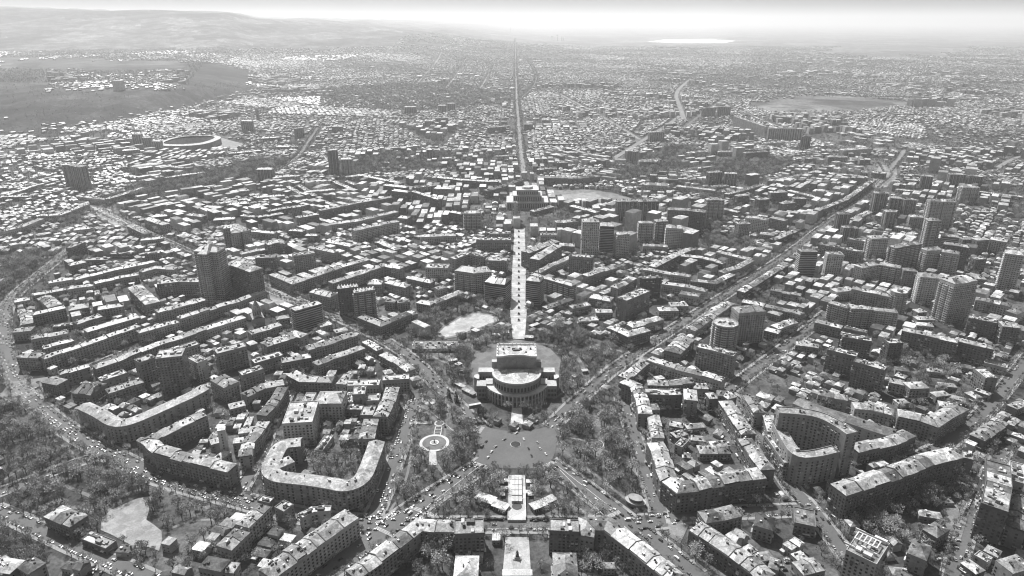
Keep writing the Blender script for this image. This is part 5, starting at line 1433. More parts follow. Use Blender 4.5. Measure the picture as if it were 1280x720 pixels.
def place_houses():
    S = []
    def region(y0, y1, nseed, gap, cell_fn, prob_fn):
        sd_ = seeds(nseed, y0, y1, 0); ang = RNG.uniform(0, pi/2, nseed)
        for i in range(nseed):
            d = street_dir(sd_[i, 0], sd_[i, 1])
            if d is not None: ang[i] = d
            else: ang[i] = .35*np.round(ang[i]/.35)
        for i in range(nseed):
            d2 = np.hypot(sd_[:,0]-sd_[i,0], sd_[:,1]-sd_[i,1]); near = np.argsort(d2)[1:13]; rad = d2[near[-1]]*.8
            cw, cd, hmin, hmax, pr, typ = cell_fn(sd_[i]); c, s = cos(ang[i]), sin(ang[i])
            nx = int(rad/cw); ny = int(rad/cd)
            gx, gy = np.meshgrid(np.arange(-nx, nx+1)*cw, np.arange(-ny, ny+1)*cd); jt = .07 if s is None else (.07 if typ else .17); gx = gx+RNG.uniform(-jt, jt, gx.shape)*cw; gy = gy+RNG.uniform(-jt, jt, gy.shape)*cd
            x = sd_[i,0]+gx*c-gy*s; y = sd_[i,1]+gx*s+gy*c; x = x.ravel(); y = y.ravel()
            d0 = np.hypot(x-sd_[i,0], y-sd_[i,1]); dn = np.full(x.shape, 1e9)
            for j in near: dn = np.minimum(dn, np.hypot(x-sd_[j,0], y-sd_[j,1]))
            k = (dn-d0 > gap) & (np.abs(x) < y*.86+60) & (y > y0*.97) & (y < y1) & (RNG.random(x.shape) < pr)
            x, y = x[k], y[k]; n = len(x)
            if not n: continue
            L = cw*RNG.uniform(.55, .97, n)*(1 if typ else .95); W = cd*RNG.uniform(.55, .93, n); h = RNG.uniform(hmin, hmax, n)
            a = np.full(n, ang[i])+RNG.normal(0, .03, n)
            S.append(np.stack([x, y, L, W, h, a, np.full(n, typ)], 1))
    def c1(s):   # courts of the inner city
        if s[1] > 850 and random.random() < .4: return (random.uniform(22, 34), random.uniform(16, 19), 8, 17, .85, 1)
        return (random.uniform(11, 16), random.uniform(9.5, 13), 3.5, 9, .74, 0)
    def c2(s):   # outer rings
        r = random.random()
        if r < .60 and s[0] > -s[1]*.55: return (random.uniform(26, 46), random.uniform(17, 21), 10, 22, .86, 1)
        if r < .72 and s[0] > 250: return (random.uniform(34, 44), 30, 26, 46, .45, 1)
        return (random.uniform(14, 20), random.uniform(12, 17), 4, 9, random.uniform(.55, .9), 0)
    def c3(s):
        r = random.random()
        if r < .17: return (random.uniform(34, 60), 24, 12, 27, .65, 1)
        if r < .20 and s[1] < 4000: return (50, 40, 28, 48, .35, 1)
        if r < .25 and s[0] > -900: return (random.uniform(46, 70), 36, 7, 11, .6, 2)
        return (random.uniform(15, 25), random.uniform(13, 19), 4, 8, random.choice((.35, .6, .8, .9)), 0)
    def c4(s):
        r = random.random()
        if r < .16 and s[0] > -1500: return (100, 50, 8, 16, .5, 2)
        return (random.uniform(17, 27), random.uniform(16, 22), 5, 10, .72, 0)
    region(430, 1250, 70, 8, c1, None); region(1250, 2300, 170, 9, c2, None)
    region(2300, 5600, 360, 10, c3, None); region(5600, 12500, 420, 18, c4, None)
    A = np.concatenate(S)
    x, y = A[:,0], A[:,1]; keep = np.ones(len(A), bool)
    u, v = field_mask(x, y)
    keep &= (u > -40) & (u < 1320)
    uj = u+5*np.sin(x/170+y/90); vj = v+2.5*np.sin(x/130)+1.2*np.sin(x/47+y/75)
    for p in OPENpx[1:]: keep &= ~inpoly(uj, vj, p)
    zt = Z(x, y); keep &= ~((zt > 3) & (zt < 83) & (y < 6000) & (x < -600) & (RNG.random(len(A)) > np.where((zt < 14) | (zt > 500), .4, .003)))
    keep &= ~((y > 6500) & (x < -1500) & (zt > 110)); keep &= ~(zt > 230)
    # thin out the far plain
    for p, nm, d in BELT:
        if v is not None: keep &= ~(inpoly(u, v, p) & (RNG.random(len(A)) < min(1, d+.25)))
    # clumpy density far away
    cl = np.sin(x/520+1)*np.sin(y/780+x/1900)+.5*np.sin(x/230+y/300); keep &= ~((y > 4500) & (RNG.random(len(A)) < np.clip(.25-cl*.5, 0, .85)))
    keep &= ~((y > 8500) & (RNG.random(len(A)) < .45))
    keep &= ~((zt > 60) & (x < -900) & (RNG.random(len(A)) < .55))
    for pts, w, nm, pl in ROADLINES:
        if pts[-1][1] > 4800:
            for q in range(len(pts)-1):
                px_, py_ = pts[q]; qx, qy = pts[q+1]; l2 = (qx-px_)**2+(qy-py_)**2+1e-6; t_ = np.clip(((x-px_)*(qx-px_)+(y-py_)*(qy-py_))/l2, 0, 1); keep &= ~(np.hypot(x-px_-t_*(qx-px_), y-py_-t_*(qy-py_)) < w/2+16)
    A = A[keep]
    near = A[:,1] < OY0+ONY*OC-20
    ok = np.ones(len(A), bool); c, s = np.cos(A[:,5]), np.sin(A[:,5])
    for i in (-1, -.5, 0, .5, 1):
        for j in (-1, 0, 1):
            X = A[:,0]+c*A[:,2]/2*i-s*A[:,3]/2*j; Y = A[:,1]+s*A[:,2]/2*i+c*A[:,3]/2*j
            ok &= ~(near & (occ_get(X, Y) > 0))
    A = A[ok]
    for i in (-1, -.5, 0, .5, 1):
        for j in (-1, -.5, 0, .5, 1):
            c, s = np.cos(A[:,5]), np.sin(A[:,5]); occ_mark(A[:,0]+c*A[:,2]/2*i-s*A[:,3]/2*j, A[:,1]+s*A[:,2]/2*i+c*A[:,3]/2*j)
    return A[np.argsort(A[:,1])]
HOUSES = place_houses(); print('houses', len(HOUSES))
def house_arrays(A, seed=3):
    """numpy mesh of many hipped, gabled and flat houses"""
    n = len(A); r = np.random.default_rng(seed); x, y, L, W, h, a, typ = A.T; z = Z(x, y)-1.0
    c, s = np.cos(a), np.sin(a)
    rh = np.where(typ == 0, W*.22*(r.random(n) < .7), 0)+np.where(typ == 1, .25, 0)+np.where(typ == 2, 1.0, 0)+.02
    inset = np.where(r.random(n) < .5, .02, .35)*W
    loc = []
    for (i, j, k) in ((-1,-1,0),(1,-1,0),(1,1,0),(-1,1,0),(-1,-1,1),(1,-1,1),(1,1,1),(-1,1,1)):
        X = L/2*i; Y = W/2*j; loc.append(np.stack([x+c*X-s*Y, y+s*X+c*Y, z+k*(h+1)], 1))
    for i in (-1, 1):
        X = i*(L/2-inset); loc.append(np.stack([x+c*X, y+s*X, z+h+1+rh], 1))
    V = np.stack(loc, 1).reshape(-1, 3)
    quads = np.array([(0,1,5,4),(1,2,6,5),(2,3,7,6),(3,0,4,7),(4,5,9,8),(6,7,8,9)]); tris = np.array([(5,6,9),(7,4,8)])
    base = (np.arange(n)*10)[:, None]
    li = np.concatenate([(base+quads.ravel()[None, :]), (base+tris.ravel()[None, :])], 1).ravel()
    tot = np.tile(np.array([4]*6+[3]*2), n); st = np.concatenate([[0], np.cumsum(tot)[:-1]])
    wt = r.choice([.16, .22, .3, .38, .5], n); rt = r.choice([.1, .2, .32, .44, .54, .68], n, p=[.1, .14, .2, .24, .2, .12])*r.uniform(.9, 1.1, n)
    tone = np.stack([wt]*4+[rt, rt*r.uniform(.85, 1.1, n), rt*.95, rt*.9], 1).ravel()
    mi = np.tile(np.array([0]*4+[1]*4), n)
    return V, li, st, tot, tone, mi
def big_mesh(name, arr, mats, kind='stuff'):
    V, li, st, tot, tone, mi = arr; me = bpy.data.meshes.new(name)
    me.vertices.add(len(V)); me.vertices.foreach_set('co', V.astype(np.float32).ravel())
    me.loops.add(len(li)); me.loops.foreach_set('vertex_index', li.astype(np.int32))
    me.polygons.add(len(st)); me.polygons.foreach_set('loop_start', st.astype(np.int32))
    at = me.attributes.new('tone', 'FLOAT', 'FACE'); at.data.foreach_set('value', tone.astype(np.float32))
    for m in mats: me.materials.append(m)
    me.polygons.foreach_set('material_index', mi.astype(np.int32)); me.polygons.foreach_set('use_smooth', np.zeros(len(st), bool)); me.update(calc_edges=True); me.validate()
    o = bpy.data.objects.new(name, me); COL.objects.link(o); o['kind'] = kind; return o
u, v = field_mask(HOUSES[:,0], HOUSES[:,1]); inview = (u > 0) & (u < 1280) & (v < 720)
idx = np.nonzero(inview)[0][:300]; HL = []
for i in idx:
    x, y, L, W, h, a, typ = HOUSES[i]; root = empty('house', x, y, 0, a)
    wt = random.choice((.18, .24, .3, .38)); rt = random.choice((.1, .18, .27, .36, .44, .58)); g = G(); g.box(0, 0, -.5, L, W, h+.5, 0, wt); g.build('wall', M['wall'], root)
    rh = W*.24 if random.random() < .7 else 0; ins = random.choice((.1, .35))*W; e = .5
    for s_ in (1, -1):
        g = G()
        if rh: g.face([(-L/2-e, s_*(W/2+e), h), (L/2+e, s_*(W/2+e), h), (L/2-ins, 0, h+rh), (-L/2+ins, 0, h+rh)][::-s_], rt*random.uniform(.85, 1.1)); g.face([(s_*(L/2+e), -W/2-e, h), (s_*(L/2+e), W/2+e, h), (s_*(L/2-ins), 0, h+rh)][::s_], rt*.95); g.face([(-L/2-e, s_*(W/2+e), h-.3), (L/2+e, s_*(W/2+e), h-.3), (L/2+e, s_*(W/2+e), h), (-L/2-e, s_*(W/2+e), h)], rt*.7)
        else: g.box(s_*(L/4+.15), 0, h-.1+(.15 if s_ > 0 else 0), L/2, W+.6, .5, 0, rt*random.uniform(.8, 1.2), bottom=True)
        g.build('roof', M['roof'], root)
    g = G(); k = max(2, int(L/3)); [g.box(-L/2+(q+.5)*L/k, s_*(W/2+.03), 1+3*f, 1.2, .1, 1.4, 0, .04) for q in range(k) for s_ in (-1, 1) for f in range(max(1, int(h/3.2)))]; g.build('window', M['glass'], root, 'stuff')
    if rh: g = G(); g.box(L*.2, W*.12, h, .8, .8, rh+1, 0, .3); g.build('chimney', M['wall'], root)
    if random.random() < .5: g = G(); g.box(-L*.3, -W/2-1.6, -.3, L*.4, 3.1, 3, 0, wt*.9); g.box(-L*.3, -W/2-1.6, 2.7, L*.44, 3.4, .25, 0, .5); g.build('lean_to', M['wall'], root)
    tag(root, None, 'house', 'small houses in the courtyards')
    HL.append(dict(o=root, x=x, y=y, nm='house', cat='house', label=None, desc=('pale' if rt > .45 else 'grey' if rt > .25 else 'dark')+' roofed '+('pitched' if rh else 'flat')+' house'))
rank_labels(HL, 'small house')
rest = np.delete(HOUSES, idx, 0)
big_mesh('city_houses', house_arrays(rest), [M['wall'], M['roof']])

# ---------------------------------------------------------------- trees
def tree_meshes(k):
    rnd = random.Random(50+k); g = G(); Ht = (9, 11, 8, 13, 10, 12)[k % 6]; R = Ht*(.4, .36, .46, .38, .3, .42)[k % 6]
    g.tube((0, 0, -.3), (0, 0, Ht*.4), .34, .24, 6, .09); tips = []
    for i in range(8):
        a = 2*pi*i/8+rnd.uniform(-.4, .4); r = R*rnd.uniform(.35, .95); z = Ht*rnd.uniform(.5, .95); p = (r*cos(a), r*sin(a), z); q = (p[0]*.4, p[1]*.4, Ht*.5)
        g.tube((0, 0, Ht*.34), q, .19, .12, 4, .09); g.tube(q, p, .12, .05, 4, .09); tips.append(p)
    tips.append((0, 0, Ht*.9)); trunk = g.mesh('trunk', M['bark']); c = G(); dense = (.14, .34, .2, .42, .27, .16)[k % 6]
    for t in tips:
        tt = rnd.uniform(.7, 1.3); cr = R*rnd.uniform(.3, .52)
        for i in range(38):
            d = Vector((rnd.gauss(0, 1), rnd.gauss(0, 1), rnd.gauss(.15, 1))).normalized()*rnd.random()**.4*cr; p = Vector(t)+d
            if p.z < Ht*.3: p.z = Ht*.3+rnd.random()
            ax = (d.normalized()+Vector((rnd.gauss(0, .5), rnd.gauss(0, .5), .6+rnd.gauss(0, .5)))).normalized(); b = ax.orthogonal().normalized(); s = rnd.uniform(.35, .85)
            b = (b*rnd.uniform(-1, 1)+ax.cross(b)*rnd.uniform(-1, 1)).normalized()
            c.face([tuple(p-b*s*.33), tuple(p+b*s*.33), tuple(p+ax*s*1.4)], dense*tt*rnd.uniform(.75, 1.3))
    return c.mesh('crown', M['crown']), trunk
def fir_meshes():
    rnd = random.Random(5); g = G(); g.tube((0, 0, -.3), (0, 0, 6), .3, .15, 6, .06); tr = g.mesh('trunk', M['bark']); c = G()
    for i in range(420):
        z = 1+10*rnd.random()**1.3; r = (11.3-z)*.24*rnd.uniform(.5, 1); a = rnd.uniform(0, 6.3); p = Vector((r*cos(a), r*sin(a), z)); o = Vector((cos(a), sin(a), -.5)); t = Vector((-sin(a), cos(a), 0)); s = rnd.uniform(.5, .8)
        c.face([tuple(p-t*s*.5), tuple(p+t*s*.5), tuple(p+o*s)], .035*rnd.uniform(.7, 1.4))
    return c.mesh('crown', M['crown']), tr
VAR = [tree_meshes(k) for k in range(6)]+[fir_meshes()]
TREES = []   # x, y, variant, scale, place
def scatter(poly_px, place, dens, spacing=5.9):
    w = wpoly(poly_px); xs = [p[0] for p in w]; ys = [p[1] for p in w]
    far = min(ys) > 1500; sp = spacing*(1.5 if far else 1)
    if min(ys) > 3500: sp = 22
    gx, gy = np.meshgrid(np.arange(min(xs), max(xs), sp), np.arange(min(ys), max(ys), sp)); gx = gx+RNG.uniform(-.45, .45, gx.shape)*sp; gy = gy+RNG.uniform(-.45, .45, gy.shape)*sp
    gx = gx.ravel(); gy = gy.ravel(); cl = np.sin(gx/13+gy/31)+np.sin(gy/17-gx/23)
    k = inpoly(gx, gy, w) & (occ_get(gx, gy) == 0) & (RNG.random(gx.shape) < dens-.05+.2*cl)
    for x, y in zip(gx[k], gy[k]): TREES.append((x, y, RNG.integers(0, 6), RNG.uniform(.6, 1.45)*(1.2 if far else 1), place))
pth = G()
for pp, w_ in (([(604,545),(570,540),(548,530),(520,500)], 3), ([(560,600),(545,580),(541,566)], 3.5), ([(512,560),(528,556)], 3), ([(556,556),(600,560)], 3), ([(500,610),(530,590),(541,580)], 2.5), ([(560,510),(556,540),(556,550)], 2.5), ([(487,640),(510,600),(516,540)], 2.5),
    ([(694,545),(730,550),(738,556)], 3), ([(750,560),(790,580),(810,620)], 3), ([(744,546),(742,520),(775,495)], 3), ([(700,560),(740,590),(790,630)], 3), ([(752,566),(756,600)], 3), ([(720,512),(745,522),(782,520)], 2.5),
    ([(60,600),(120,622),(140,640)], 3.5), ([(215,660),(240,650),(275,650)], 3), ([(40,640),(90,630),(128,648)], 3.5), ([(190,605),(270,640)], 2.5),
    ([(10,520),(60,545),(100,572)], 2.5), ([(5,600),(45,575),(70,535)], 2.5),
    ([(660,430),(690,430),(715,440),(728,455),(730,470)], 5), ([(600,440),(560,430),(530,428)], 4), ([(592,470),(560,455),(530,440)], 4), ([(600,500),(585,480),(560,470)], 3.5), ([(700,470),(730,480),(760,455)], 3.5), ([(690,500),(720,480)], 3), ([(705,415),(740,430),(780,440)], 4), ([(540,400),(560,388),(590,382),(620,392)], 4), ([(560,410),(545,400)], 3), ([(520,432),(545,440),(565,450)], 5),
    ([(565,640),(600,612),(616,600)], 3), ([(680,600),(700,622),(740,646)], 3), ([(560,646),(625,646)], 3), ([(664,646),(742,646)], 3)):
    q_ = resample(smooth([P(*c_) for c_ in pp], 2), 8); nn = normals(q_)
    for i in range(len(q_)-1):
        f4 = [(q_[k][0]+nn[k][0]*w_/2*s_, q_[k][1]+nn[k][1]*w_/2*s_) for k, s_ in ((i, 1), (i, -1), (i+1, -1), (i+1, 1))]
        if occ_get([q_[i][0]], [q_[i][1]])[0] != 1: pth.face([(x, y, .15) for x, y in f4], .17)
        occ_quad(*f4, val=3, grow=.6)
pth.build('park_path', M['ptone'], kind='structure')
for (cx_, cy_), r_ in (((100,612),9),((225,625),12),((85,632),7),((235,668),14),((215,700),10),((30,560),12),((60,555),6),((760,540),10),((715,556),8),((500,570),5),((575,560),9),((535,605),8),((640,640),1),((720,440),10),((750,430),12),((575,430),10),((545,455),12),((598,465),6),((700,500),6),((780,610),6)):
    x, y = P(cx_, cy_); occ_poly([(x+r_*1.3*cos(t), y+r_*sin(t)) for t in np.linspace(0, 6.2, 10)], 3)
g = G()
for p, nm, d in BELT:
    if d > .55 and p[0][1] > 300:
        w = resample(wpoly(p)+[wpoly(p)[0]], 30)[:-1]; g.face([(x, y, Zf(x, y)+.03) for x, y in w], .1)
    scatter(p, nm, d)
g.build('park_lawn', M['ground'], kind='structure')
# along streets
for pts, w, nm, place in ROADLINES:
    if nm != 'far_avenue' and (not place or pts[0][1] > 2600): continue
    nr = normals(pts); s_acc = 3.0; pos = 0
    for i in range(len(pts)-1):
        l = hypot(pts[i+1][0]-pts[i][0], pts[i+1][1]-pts[i][1])
        while s_acc < pos+l:
            t = (s_acc-pos)/l
            for s_ in (1, -1):
                if random.random() < .88:
                    o = s_*(w/2+random.uniform(.6, 3.6) if nm != 'far_avenue' else w/2+random.uniform(-3, 9)); x = pts[i][0]*(1-t)+pts[i+1][0]*t+nr[i][0]*o; y = pts[i][1]*(1-t)+pts[i+1][1]*t+nr[i][1]*o
                    if occ_get([x], [y])[0] != 1 and not inpoly([x], [y], SQ)[0] and not road_hit(x, y, pts): TREES.append((x, y, random.randrange(6), random.uniform(.6, .95), 'trees along the '+(place if place not in ('street', '') else 'city street')))
            s_acc += 7.5
        pos += l
# courtyards
n = 42000; yy = np.sqrt(RNG.uniform(420**2, 2500**2, n)); xx = RNG.uniform(-1, 1, n)*(yy*.8+20); k = occ_get(xx, yy) == 0; xx, yy = xx[k], yy[k]
cl = np.sin(xx/47+1)*np.sin(yy/61)+.6*np.sin(xx/23+yy/29); k = RNG.random(len(xx)) < .62+.35*cl; xx, yy = xx[k], yy[k]
for x, y in zip(xx, yy): TREES.append((x, y, RNG.integers(0, 6), RNG.uniform(.5, 1.1), None))
n = 60000; yy = np.sqrt(RNG.uniform(2500**2, 8000**2, n)); xx = RNG.uniform(-1, 1, n)*(yy*.8+20); zz = Z(xx, yy); u, v = field_mask(xx, yy); k = (occ_get(xx, yy) == 0) & ~((zz > 3) & (zz < 80) & (xx < -600))
for p in OPENpx: k &= ~inpoly(u, v, p)
for x, y in zip(xx[k], yy[k]): TREES.append((x, y, RNG.integers(0, 6), RNG.uniform(.8, 1.4), None))
n = 9000; yy = RNG.uniform(2300, 5200, n); xx = RNG.uniform(-4200, -1100, n); u, v = field_mask(xx, yy); k = inpoly(u, v, OPENpx[0]) & (RNG.random(n) < .55+.4*np.sin(xx/120+yy/260))
for x, y in zip(xx[k], yy[k]): TREES.append((x, y, RNG.integers(0, 6), RNG.uniform(.35, .8), None))
FIRS = [(560.5,497),(562,499),(570,501),(571.5,504),(600,517),(602.5,519),(605,521),(607.5,523),(598,520)]
for u_, v_ in FIRS: x, y = P(u_, v_); TREES.append((x, y, 6, 1.15, 'firs'))
def tree_obj(x, y, k, s, label, group):
    root = empty('tree' if k < 6 else 'fir_tree', x, y, Zf(x, y)); root.scale = (s, s, s); root.rotation_euler.z = random.uniform(0, 6.28)
    for nm, me in (('crown', VAR[k][0]), ('trunk', VAR[k][1])):
        o = bpy.data.objects.new(nm, me); COL.objects.link(o); o.parent = root
    tag(root, label, 'tree', group); return root
scr = []
for i, t in enumerate(TREES):
    z = Zf(t[0], t[1]); c, s = cos(PITCH), sin(PITCH); d = t[1]*c+(CAM_H-z)*s; up = t[1]*s-(CAM_H-z)*c; u, v = 640+FPX*t[0]/d, 360-FPX*up/d
    scr.append((t[3]/d if (0 < u < 1280 and v < 720 and t[4]) else 0, i))
scr.sort(reverse=True); single = [i for s, i in scr[:291] if s > 0]
firs = [i for i, t in enumerate(TREES) if t[4] == 'firs']; single = [i for i in single if i not in firs]+firs
VOBJ = {}
for i in single:
    x, y, k, s, place = TREES[i]
    if place == 'firs': o = tree_obj(x, y, k, s, 'narrow dark fir in the rows beside the billboard and upper street', 'dark firs beside the billboard')
    else:
        pl = place if place.startswith('trees along') else 'in the '+place
        o = tree_obj(x, y, int(k), s, ('bare spring tree, one of the '+pl) if place.startswith('trees along') else ('bare grey spring tree '+pl), 'bare trees '+(pl if not place.startswith('trees along') else pl[6:]))
    VOBJ.setdefault(int(k), o)
# the remaining trees: one object, instanced on points
ss = set(single); rest_t = [t for i, t in enumerate(TREES) if i not in ss]; print('trees', len(TREES))
def instanced(name, items, nvar):
    me = bpy.data.meshes.new(name); me.vertices.add(len(items)); xy = np.array([(t[0], t[1]) for t in items]); z = Z(xy[:,0], xy[:,1])
    me.vertices.foreach_set('co', np.column_stack([xy, z]).astype(np.float32).ravel())
    a = me.attributes.new('variant', 'INT', 'POINT'); a.data.foreach_set('value', np.array([int(t[2]) for t in items], np.int32))
    a = me.attributes.new('size', 'FLOAT', 'POINT'); a.data.foreach_set('value', np.array([t[3] for t in items], np.float32))
    a = me.attributes.new('turn', 'FLOAT', 'POINT'); a.data.foreach_set('value', RNG.uniform(0, 6.28, len(items)).astype(np.float32))
    o = bpy.data.objects.new(name, me); COL.objects.link(o); o['kind'] = 'stuff'
    ng = bpy.data.node_groups.new('tree_scatter', 'GeometryNodeTree'); ng.interface.new_socket('Geometry', in_out='INPUT', socket_type='NodeSocketGeometry'); ng.interface.new_socket('Geometry', in_out='OUTPUT', socket_type='NodeSocketGeometry')
    gi = ng.nodes.new('NodeGroupInput'); go = ng.nodes.new('NodeGroupOutput'); iop = ng.nodes.new('GeometryNodeInstanceOnPoints'); mtp = ng.nodes.new('GeometryNodeMeshToPoints')
    jl = ng.nodes.new('GeometryNodeJoinGeometry'); L = ng.links.new; g2i = []
    for k in range(nvar):
        j = ng.nodes.new('GeometryNodeJoinGeometry'); r = VOBJ[k]
        for ch in [c for c in COL.objects if c.parent == r]:
            oi = ng.nodes.new('GeometryNodeObjectInfo'); oi.inputs['Object'].default_value = ch; oi.transform_space = 'ORIGINAL'; L(oi.outputs['Geometry'], j.inputs[0])
        gg = ng.nodes.new('GeometryNodeGeometryToInstance'); L(j.outputs[0], gg.inputs[0]); g2i.append(gg)
    for gg in reversed(g2i): L(gg.outputs[0], jl.inputs[0])
    def na(nm, t):
        q = ng.nodes.new('GeometryNodeInputNamedAttribute'); q.data_type = t; q.inputs['Name'].default_value = nm; return q.outputs['Attribute']
    L(gi.outputs[0], mtp.inputs['Mesh']); L(mtp.outputs[0], iop.inputs['Points']); L(jl.outputs[0], iop.inputs['Instance']); iop.inputs['Pick Instance'].default_value = True
    L(na('variant', 'INT'), iop.inputs['Instance Index']); cx = ng.nodes.new('ShaderNodeCombineXYZ'); L(na('turn', 'FLOAT'), cx.inputs['Z'])
    e2r = ng.nodes.new('FunctionNodeEulerToRotation'); L(cx.outputs[0], e2r.inputs[0]); L(e2r.outputs[0], iop.inputs['Rotation'])
    sx = ng.nodes.new('ShaderNodeCombineXYZ'); sz = na('size', 'FLOAT'); [L(sz, sx.inputs[q]) for q in range(3)]; L(sx.outputs[0], iop.inputs['Scale'])
    L(iop.outputs[0], go.inputs[0]); md = o.modifiers.new('scatter', 'NODES'); md.node_group = ng; return o
for k in range(6):
    if k not in VOBJ: VOBJ[k] = VOBJ[next(iter(VOBJ))]
instanced('city_trees', rest_t, 6)

# ---------------------------------------------------------------- cars
def car_mesh(tone, kind):
    g = G(); L = 4.4 if kind == 'car' else 5.2; W = 1.8 if kind == 'car' else 2.0
    prof = [(-L/2, .35), (L/2, .35), (L/2, .8), (L*.28, .95), (L*.12, 1.45), (-L*.3, 1.45), (-L*.44, .95), (-L/2, .85)] if kind == 'car' else [(-L/2, .4), (L/2, .4), (L/2, 1.1), (L*.36, 1.3), (L*.24, 2.1), (-L/2, 2.15)]
    n = len(prof); k = .82
    def wy(z): return W/2*(1 if z < 1.0 else k)
    vs = [(x, -wy(z), z) for x, z in prof]+[(x, wy(z), z) for x, z in prof]
    for i in range(n):
        j = (i+1) % n; glass = kind == 'car' and i in (3, 5) or kind != 'car' and i == 3
        g.faces(vs, [(i, j, j+n, i+n)], .03 if glass else tone, 1 if glass else 0)
    g.faces(vs, [tuple(range(n))[::-1], tuple(range(n, 2*n))], tone)
    for s in (-1, 1):
        z0, z1 = (1.0, 1.36) if kind == 'car' else (1.3, 1.85)
        q = [(L*.2, s*(W/2*.93), z0), (-L*.36, s*(W/2*.93), z0), (-L*.28, s*(W/2*.84), z1), (L*.1, s*(W/2*.84), z1)]; g.face(q, .03, 1)
        for x in (-L*.3, L*.3):
            a = [2*pi*i/8 for i in range(8)]; g.face([(x+.34*cos(t), s*(W/2+.02), .34+.34*sin(t)) for t in a], .03, 1)
    return g.mesh('car', [M['car'], M['glass']])
CM = [('white', .6), ('white', .5), ('silver', .32), ('grey', .14), ('black', .03), ('black', .035), ('dark grey', .08), ('pale', .42)]
CMESH = [(nm, car_mesh(t, 'car')) for nm, t in CM]+[('white', car_mesh(.7, 'van')), ('grey', car_mesh(.3, 'van'))]
for (a, b, place) in (((592,572),(612,548),'opera square'), ((615,560),(650,540),'opera square'), ((655,548),(664,575),'opera square'), ((606,575),(625,555),'opera square'), ((668,552),(684,570),'opera square')):
    for t in (.1, .5, .85):
        p, q = P(*a), P(*b); CARS.append((p[0]*(1-t)+q[0]*t+random.uniform(-2, 2), p[1]*(1-t)+q[1]*t+random.uniform(-2, 2), .43, atan2(q[1]-p[1], q[0]-p[0]), place))
# parked cars in yards
for (poly, place, n) in (([(85,700),(115,705),(130,718),(85,718)], 'lower left car park', 26), ([(1170,660),(1200,668),(1195,700),(1165,700)], 'car park below the side on slab', 30), ([(322,690),(340,670),(345,680),(328,705)], 'yard behind the long stepped block', 10), ([(435,520),(450,516),(452,535),(436,540)], 'university yard', 8),
                         ([(950,700),(985,700),(985,716),(950,716)], 'yard of the lower right block', 8), ([(1205,590),(1222,592),(1210,640),(1198,640)], 'parking strip along the side on slab', 20), ([(540,690),(560,690),(560,700),(540,700)], 'inner yard', 3)):
    w = wpoly(poly); xs = [p[0] for p in w]; ys = [p[1] for p in w]; c = 0
    for _ in range(n*12):
        x = random.uniform(min(xs), max(xs)); y = random.uniform(min(ys), max(ys))
        if inpoly([x], [y], w)[0] and occ_get([x], [y])[0] != 1 and all((x-a[0])**2+(y-a[1])**2 > 9 for a in CARS[-60:]): CARS.append((x, y, .45, random.choice((0, .1, 1.57, 1.6)), place)); c += 1
        if c >= n: break
CARS = [c for c in CARS if occ_get([c[0]], [c[1]])[0] != 1]
# drop cars that overlap others
grid = {}; C2 = []
for c in CARS:
    k = (int(c[0]//5), int(c[1]//5)); hit = False
    for i in (-1, 0, 1):
        for j in (-1, 0, 1):
            for d in grid.get((k[0]+i, k[1]+j), ()):
                dx, dy = d[0]-c[0], d[1]-c[1]; al = dx*cos(c[3])+dy*sin(c[3]); ac = -dx*sin(c[3])+dy*cos(c[3])
                if abs(al) < 4.9 and abs(ac) < 2.2: hit = True
    if not hit: grid.setdefault(k, []).append(c); C2.append(c)
CARS = C2; print('cars', len(CARS))
def uvd(x, y):
    c, s = cos(PITCH), sin(PITCH); d = y*c+CAM_H*s; up = y*s-CAM_H*c; return 640+FPX*x/d, 360-FPX*up/d, d
vis = []
for i, c in enumerate(CARS):
    u, v, d = uvd(c[0], c[1])
    if 0 < u < 1280 and v < 720: vis.append((d, i))
vis.sort(); one = set(i for d, i in vis[:300]); gs = []
allV, allF, allT, allM = [], [], [], []
for i, c in enumerate(CARS):
    k = random.randrange(len(CMESH)) if random.random() < .12 else random.randrange(8); nm, me = CMESH[k]
    if i in one:
        o = bpy.data.objects.new('parked_car' if 'car park' in c[4] or 'yard' in c[4] else 'car', me); COL.objects.link(o); o.location = c[:3]; o.rotation_euler.z = c[3]; what = 'van' if k > 7 else 'car'
        if k > 7: o.name = 'van'
        pre = 'on the ' if 'park' not in c[4] and 'yard' not in c[4] else 'in the '
        tag(o, f"{nm} {what} {pre}{c[4]}"+(' at the bottom' if len(c[4].split()) < 1 else ''), what, f"{nm} {what}s {pre}{c[4]}")
    else:
        n0 = len(allV); co = np.empty(len(me.vertices)*3); me.vertices.foreach_get('co', co); co = co.reshape(-1, 3); ca, sa = cos(c[3]), sin(c[3])
        W_ = np.column_stack([c[0]+co[:,0]*ca-co[:,1]*sa, c[1]+co[:,0]*sa+co[:,1]*ca, c[2]+co[:,2]+Zf(c[0], c[1])]); allV.extend(W_.tolist())
        for p in me.polygons: allF.append(tuple(q+n0 for q in p.vertices)); allM.append(p.material_index)
        allT.extend([d.value for d in me.attributes['tone'].data])
g = G(); g.v, g.f, g.t, g.m = allV, allF, allT, allM; g.build('distant_traffic', [M['car'], M['glass']], kind='stuff')

g = G()
for i in range(22):
    v = 288+i*5.2
    if v > 398: break
    hw = 7.2+(v-286)*.045; p, q = P(648.5-hw, v), P(648.5+hw, v); g.face([(p[0], p[1]-.5, .52), (q[0], q[1]-.5, .52), (q[0], q[1]+.5, .52), (p[0], p[1]+.5, .52)], .16)
g.build('paving_band', M['ptone'], kind='structure')
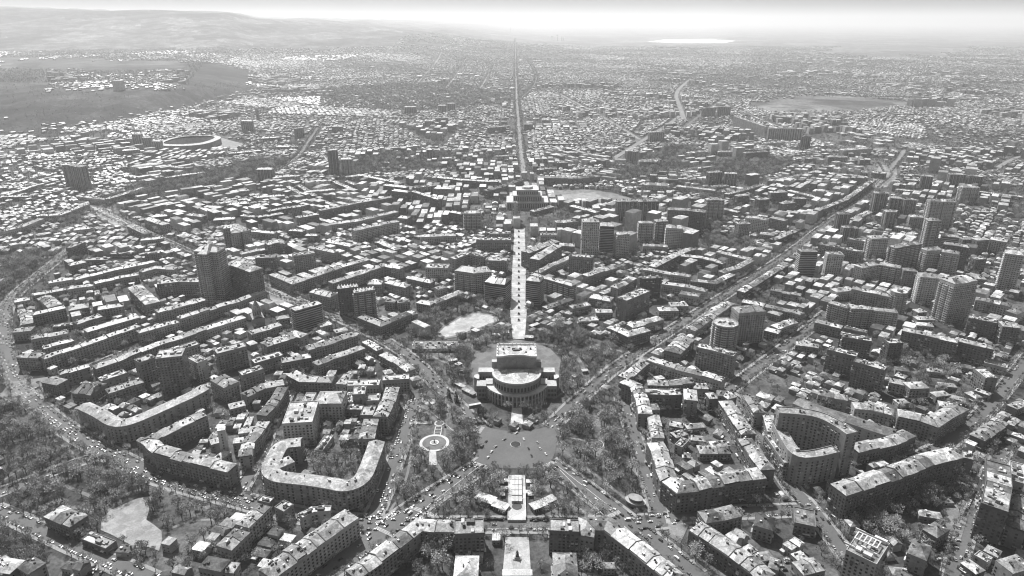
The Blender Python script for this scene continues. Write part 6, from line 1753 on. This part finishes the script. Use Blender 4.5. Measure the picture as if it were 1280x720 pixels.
# avenue planters and trees in tubs, people as tiny standing figures
for i in range(16):
    v = 290+i*7.0*(1+i*.004)
    if v > 402: break
    x, y = P(648.5, v); r = empty('avenue_planter', x, y, .5); g = G(); g.box(0, 0, 0, 4, 5, .9, 0, .35); g.build('tub', M['ptone'], r); g = G(); g.cyl(0, 0, .9, 3.6, 1.9, .7, 9, .05); g.build('shrub', M['crown'], r)
    tag(r, f"dark planter in the middle of the paved avenue, {ordinal(i+1) if i else 'farthest'}{' from its far end' if i else ' one'}", 'planter', 'planters down the middle of the paved avenue')
for s in (-1, 1):
    for i in range(13):
        v = 290+i*8.5; hw = 7+(v-285)*.035; x, y = P(648.5+s*hw, v); r = empty('lamp_post', x, y, .5); g = G(); g.tube((0, 0, 0), (0, 0, 7), .22, .15, 6, .08); g.build('pole', M['bark'], r); g = G(); g.box(0, 0, 7, 2.2, .6, .4, 0, .5, bottom=True); g.build('lamp', M['wall'], r)
        tag(r, f"dark lamp post on the {'left' if s < 0 else 'right'} edge of the paved avenue", 'lamp post', f"lamp posts on the {'left' if s < 0 else 'right'} edge of the paved avenue")

# ---------------------------------------------------------------- haze: one closed box round everything
hb = G(); X0, X1, Y0, Y1, Z0, Z1 = -180000, 180000, -3000, 145000, -250, 840
hb.faces([(X0,Y0,Z0),(X1,Y0,Z0),(X1,Y1,Z0),(X0,Y1,Z0),(X0,Y0,Z1),(X1,Y0,Z1),(X1,Y1,Z1),(X0,Y1,Z1)], [(3,2,1,0),(4,5,6,7),(0,1,5,4),(1,2,6,5),(2,3,7,6),(3,0,4,7)])
hm = bpy.data.materials.new('haze_air'); hm.use_nodes = True; nt = hm.node_tree; nt.nodes.clear()
out = nt.nodes.new('ShaderNodeOutputMaterial'); pv = nt.nodes.new('ShaderNodeVolumePrincipled'); pv.inputs['Color'].default_value = (.97, .97, .97, 1); pv.inputs['Density'].default_value = HAZE; pv.inputs['Anisotropy'].default_value = 0.27
nt.links.new(pv.outputs[0], out.inputs['Volume']); hb.build('haze', hm, kind='stuff')
